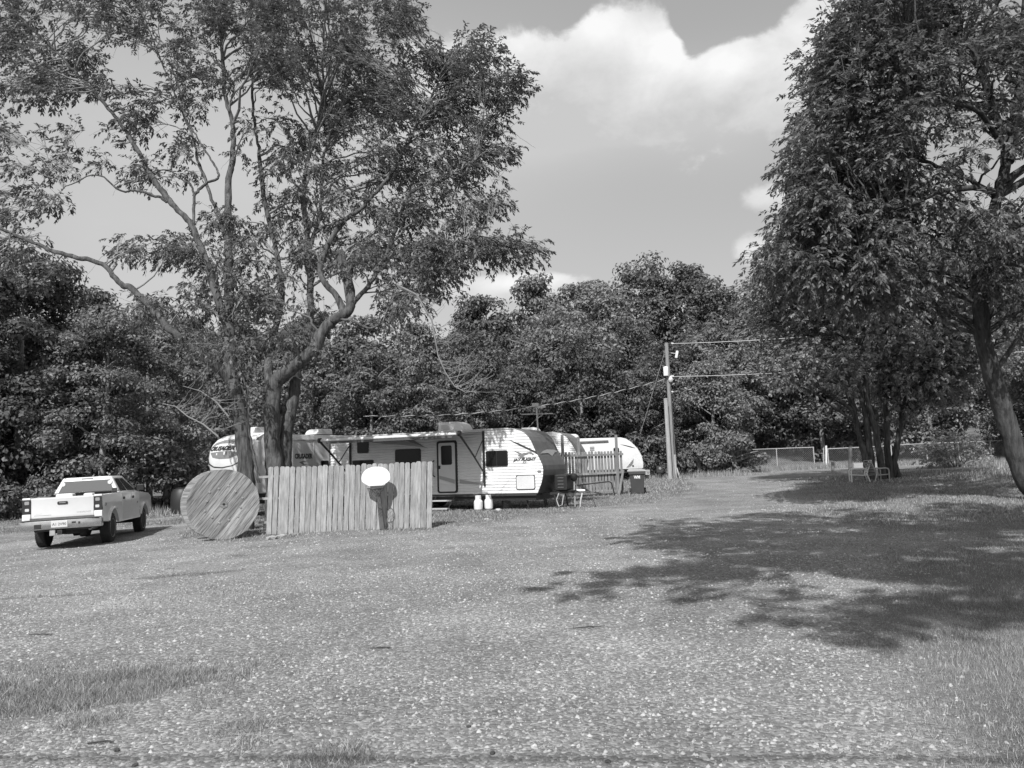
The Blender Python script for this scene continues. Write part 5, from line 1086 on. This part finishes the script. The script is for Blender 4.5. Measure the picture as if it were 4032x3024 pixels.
def pedestal(u, v, hv, w, mat, label, seed=0):
    p = gnd(u, v); h = at(u, hv, p.y).z-p.z; e = empty('meter_pedestal', p, 8); tag(e, label, 'utility box')
    MB().box(-w*.22, w*.22, -.06, .06, -.2, h*.55).build('stand', 'darksteel' if mat != 'white' else 'alu', e)
    b2 = MB().box(-w/2, w/2, -.12, .12, h*.45, h).build('cabinet', mat, e, bevel=.02); MB().box(-w*.4, w*.4, -.128, -.118, h*.5, h*.95).build('panel', mat, b2)
    MB().lathe([(.09, -.16), (.09, -.12)], 14, 'y', (0, 0, h*.8)).build('meter', 'lamp', b2)
pedestal(2566, 1882, 1822, .38, 'white', 'white meter box on a post between the bin and the poles'); pedestal(2598, 1884, 1834, .40, 'binbody', 'dark service cabinet standing between meter box and poles'); pedestal(2550, 1888, 1850, .3, 'binlid', 'low pale service box beside the white meter box')
o = MB().box(-.55, .55, -.1, .1, 0, 0).v and MB(); p = gnd(2612, 1880); e = empty('plank_bench', p, 5); tag(e, 'low dark bench with a pale plank top beside the poles', 'bench'); MB().box(-.45, .45, -.15, .15, .92, .97).build('plank', 'poleLight', e); MB().box(-.40, -.32, -.12, .12, -.1, .92).build('leg', 'darksteel', e); MB().box(.32, .40, -.12, .12, -.1, .92).build('leg', 'darksteel', e)

def catenary(a, b, sag, n=40): return [a.lerp(b, k/n)-Vector((0, 0, 4*sag*(k/n)*(1-k/n))) for k in range(n+1)]
def twisted(a, b, sag, name, label, lam=.55, r=.022, n=420):
    base_ = catenary(a, b, sag, n); Lt = sum((base_[i+1]-base_[i]).length for i in range(n)); dirn = (b-a).normalized(); s1 = dirn.cross(Vector((0, 0, 1))).normalized(); s2 = Vector((0, 0, 1))
    e = empty(name, a); tag(e, label, 'cable')
    for k, mt in ((0, 'cablew'), (1, 'cable')):
        pts = [p+(s1*math.cos(2*math.pi*i/n*Lt/lam+k*math.pi)+s2*math.sin(2*math.pi*i/n*Lt/lam+k*math.pi))*r-a for i, p in enumerate(base_)]; MB().tube(pts, r, 4, False).build('strand', mt, e)
ca = at(2632, 1488, D0); cb_ = at(1430, 1638, 44); twisted(ca, cb_, .75, 'service_cable', 'twisted pale and black service cable strung left from the utility pole', 1.1)
for (u_, v_, X1, lab, sg) in ((2646, 1353, (34, 40, 9.7), 'upper power line running right from the top of the utility pole', .55), (2650, 1483, (34, 38, 7.35), 'lower power line running right from the utility pole', .5)):
    o = MB().tube(catenary(at(u_, v_, D0), Vector(X1), sg, 30), .022, 5, False).build('power_line', 'cablew', None); tag(o, lab, 'wire')
# the line overhead whose shadow crosses the gravel
wa, wb2 = Vector((-16.5, -1.0, 7.6)), Vector((19.5, -3.8, 7.6)); o = MB().tube(catenary(wa, wb2, .5, 40), .02, 6, False).build('overhead_line', 'cable', None); tag(o, 'power line overhead casting a thin shadow line across the gravel', 'wire')
for k, w_ in enumerate((wa, wb2)):
    z_ = gz(w_.x, w_.y); o = MB().tube([(0, 0, -.3), (0, 0, w_.z-z_+.3)], [.15, .11], 10).build('line_pole', 'poleWood', None, smooth=True); o.location = (w_.x, w_.y, z_); tag(o, ('wooden pole left of the viewpoint carrying the overhead line', 'wooden pole right of the viewpoint carrying the overhead line')[k], 'utility pole')

# ------------------------------------------------------------------ chain link fence, gate and posts
def chain(a, b, h, name, label, cat, top=True, pit=.16, gate=False):
    d = Vector((b.x-a.x, b.y-a.y, 0)); Ld = d.length; e = empty(name, a, math.degrees(math.atan2(d.y, d.x))); tag(e, label, cat); dz_ = b.z-a.z
    n_ = max(1, round(Ld/2.6)) if not gate else 1
    for k in range(n_+1): MB().tube([(Ld*k/n_, 0, -.1), (Ld*k/n_, 0, h+.04+dz_*k/n_)], .04, 8).build('post', 'alu', e)
    MB().tube([(0, 0, h), (Ld, 0, h+dz_)], .035, 6).build('top_rail', 'alu', e)
    if gate: MB().tube([(0, 0, .08), (Ld, 0, .08+dz_)], .03, 6).build('bottom_rail', 'alu', e)
    m = MB(); k = -h
    while k < Ld:
        for sg in (1, -1):
            x0_, x1_ = k, k+h; za, zb_ = (.05, h) if sg > 0 else (h, .05)
            if x0_ < 0: f = -x0_/h; za += (zb_-za)*f; x0_ = 0
            if x1_ > Ld: f = (Ld-x0_)/(x1_-x0_); zb_ = za+(zb_-za)*f; x1_ = Ld
            if x1_-x0_ > .02: m.tube([(x0_, .03*sg*.2, za+dz_*x0_/Ld), (x1_, .03*sg*.2, zb_+dz_*x1_/Ld)], .006, 3, False)
        k += pit
    q = m.build('wire_mesh', 'steel', e); q['kind'] = 'stuff'; return e
ga_, gb2 = gnd(3264, 1841), gnd(3450, 1837); gb2 = Vector((ga_.x+5.2, ga_.y+.6, gz(ga_.x+5.2, ga_.y+.6)))
chain(ga_, gb2, 1.45, 'chain_link_gate', 'chain link gate beyond the wooden post with a white top rail', 'gate', gate=True)
fb = Vector((gb2.x+11, gb2.y+1.2, gz(gb2.x+11, gb2.y+1.2))); chain(gb2+Vector((.25, .05, 0)), fb, 1.5, 'chain_link_fence', 'chain link fence running behind the pale bush', 'fence')
fc = Vector((ga_.x-5.5, ga_.y+4.0, gz(ga_.x-5.5, ga_.y+4))); chain(Vector((ga_.x-.9, ga_.y+.5, gz(ga_.x-.9, ga_.y+.5))), fc, 1.6, 'chain_link_fence', 'dark chain link fence running from the white gate post into the woods', 'fence')
def postobj(u, v, tv, r, mat, label, name='gate_post', d=None):
    p = gnd(u, v); tp = at(u, tv, p.y)-p; e = empty(name, p); tag(e, label, 'post'); MB().tube([(0, 0, -.2), (tp.x, 0, tp.z)], [r, r*.95], 12).build('shaft', mat, e, smooth=True); MB().lathe([(r*.98, 0), (r*.9, .03), (r*.3, .05)], 12).build('cap', mat, e).location = (tp.x, 0, tp.z); return e
postobj(3253, 1842, 1757, .075, 'white', 'thick white post beside the chain link gate'); postobj(3243, 1840, 1766, .04, 'alu', 'thin pale post leaning next to the white gate post')
postobj(3348, 1850, 1762, .13, 'poleWood', 'stout wooden post standing in front of the chain link gate'); postobj(3279, 1857, 1820, .11, 'poleWood', 'short wooden stump post beside the far gravel track')
p = gnd(3412, 1843); o = MB().prism([(-.9, 0), (.75, 0), (.75, .36), (.2, .40), (-.9, .36)], -.04, .04).build('low_sign', 'decalmid', None, bevel=.01); o.location = p; tag(o, 'low pale board standing on edge behind the thin tree stems', 'board')

# ------------------------------------------------------------------ lawn chairs
def lawn_chair(p, rz, label, dark=False):
    e = empty('lawn_chair', p, rz); tag(e, label, 'lawn chair'); fm = 'white' if not dark else 'decalmid'
    for s_ in (-.29, .29):
        MB().tube([(.42, s_, 0), (.42, s_, .52), (.38, s_, .60), (.28, s_, .63), (-.22, s_, .62), (-.30, s_, .58), (-.26, s_, .36), (-.38, s_, 0)], .032, 7).build('arm_frame', fm, e, smooth=True)
        MB().tube([(.40, s_*.9, .34), (-.24, s_*.9, .30), (-.48, s_*.9, .95), (-.50, s_*.7, 1.0)], .025, 7).build('seat_rail', fm, e, smooth=True)
    for k in range(6): x_ = .34-.1*k; MB().box(x_-.035, x_+.035, -.27, .27, .335-.006*k, .345-.006*k).build('seat_strap', 'offwhite' if not dark else 'fencedk', e)
    for k in range(5):
        f = .12+k*.19; x_, z_ = -.24-.24*f, .30+.65*f
        q = MB().box(-.008, .008, -.27, .27, -.045, .045).build('back_strap', 'offwhite' if not dark else 'fencedk', e); q.location = (x_, 0, z_); q.rotation_euler = (0, R(-20), 0)
    MB().tube([(.42, -.29, .08), (.42, .29, .08)], .014, 6).build('cross_bar', fm, e); MB().tube([(-.50, -.21, 1.0), (-.50, .21, 1.0)], .018, 6).build('cross_bar', fm, e)
lawn_chair(gnd(3388, 1898), 166, 'white tubular lawn chair under the tree of thin stems'); lawn_chair(gnd(3456, 1896), 14, 'darker strapped lawn chair backed against the thin tree stems', True)
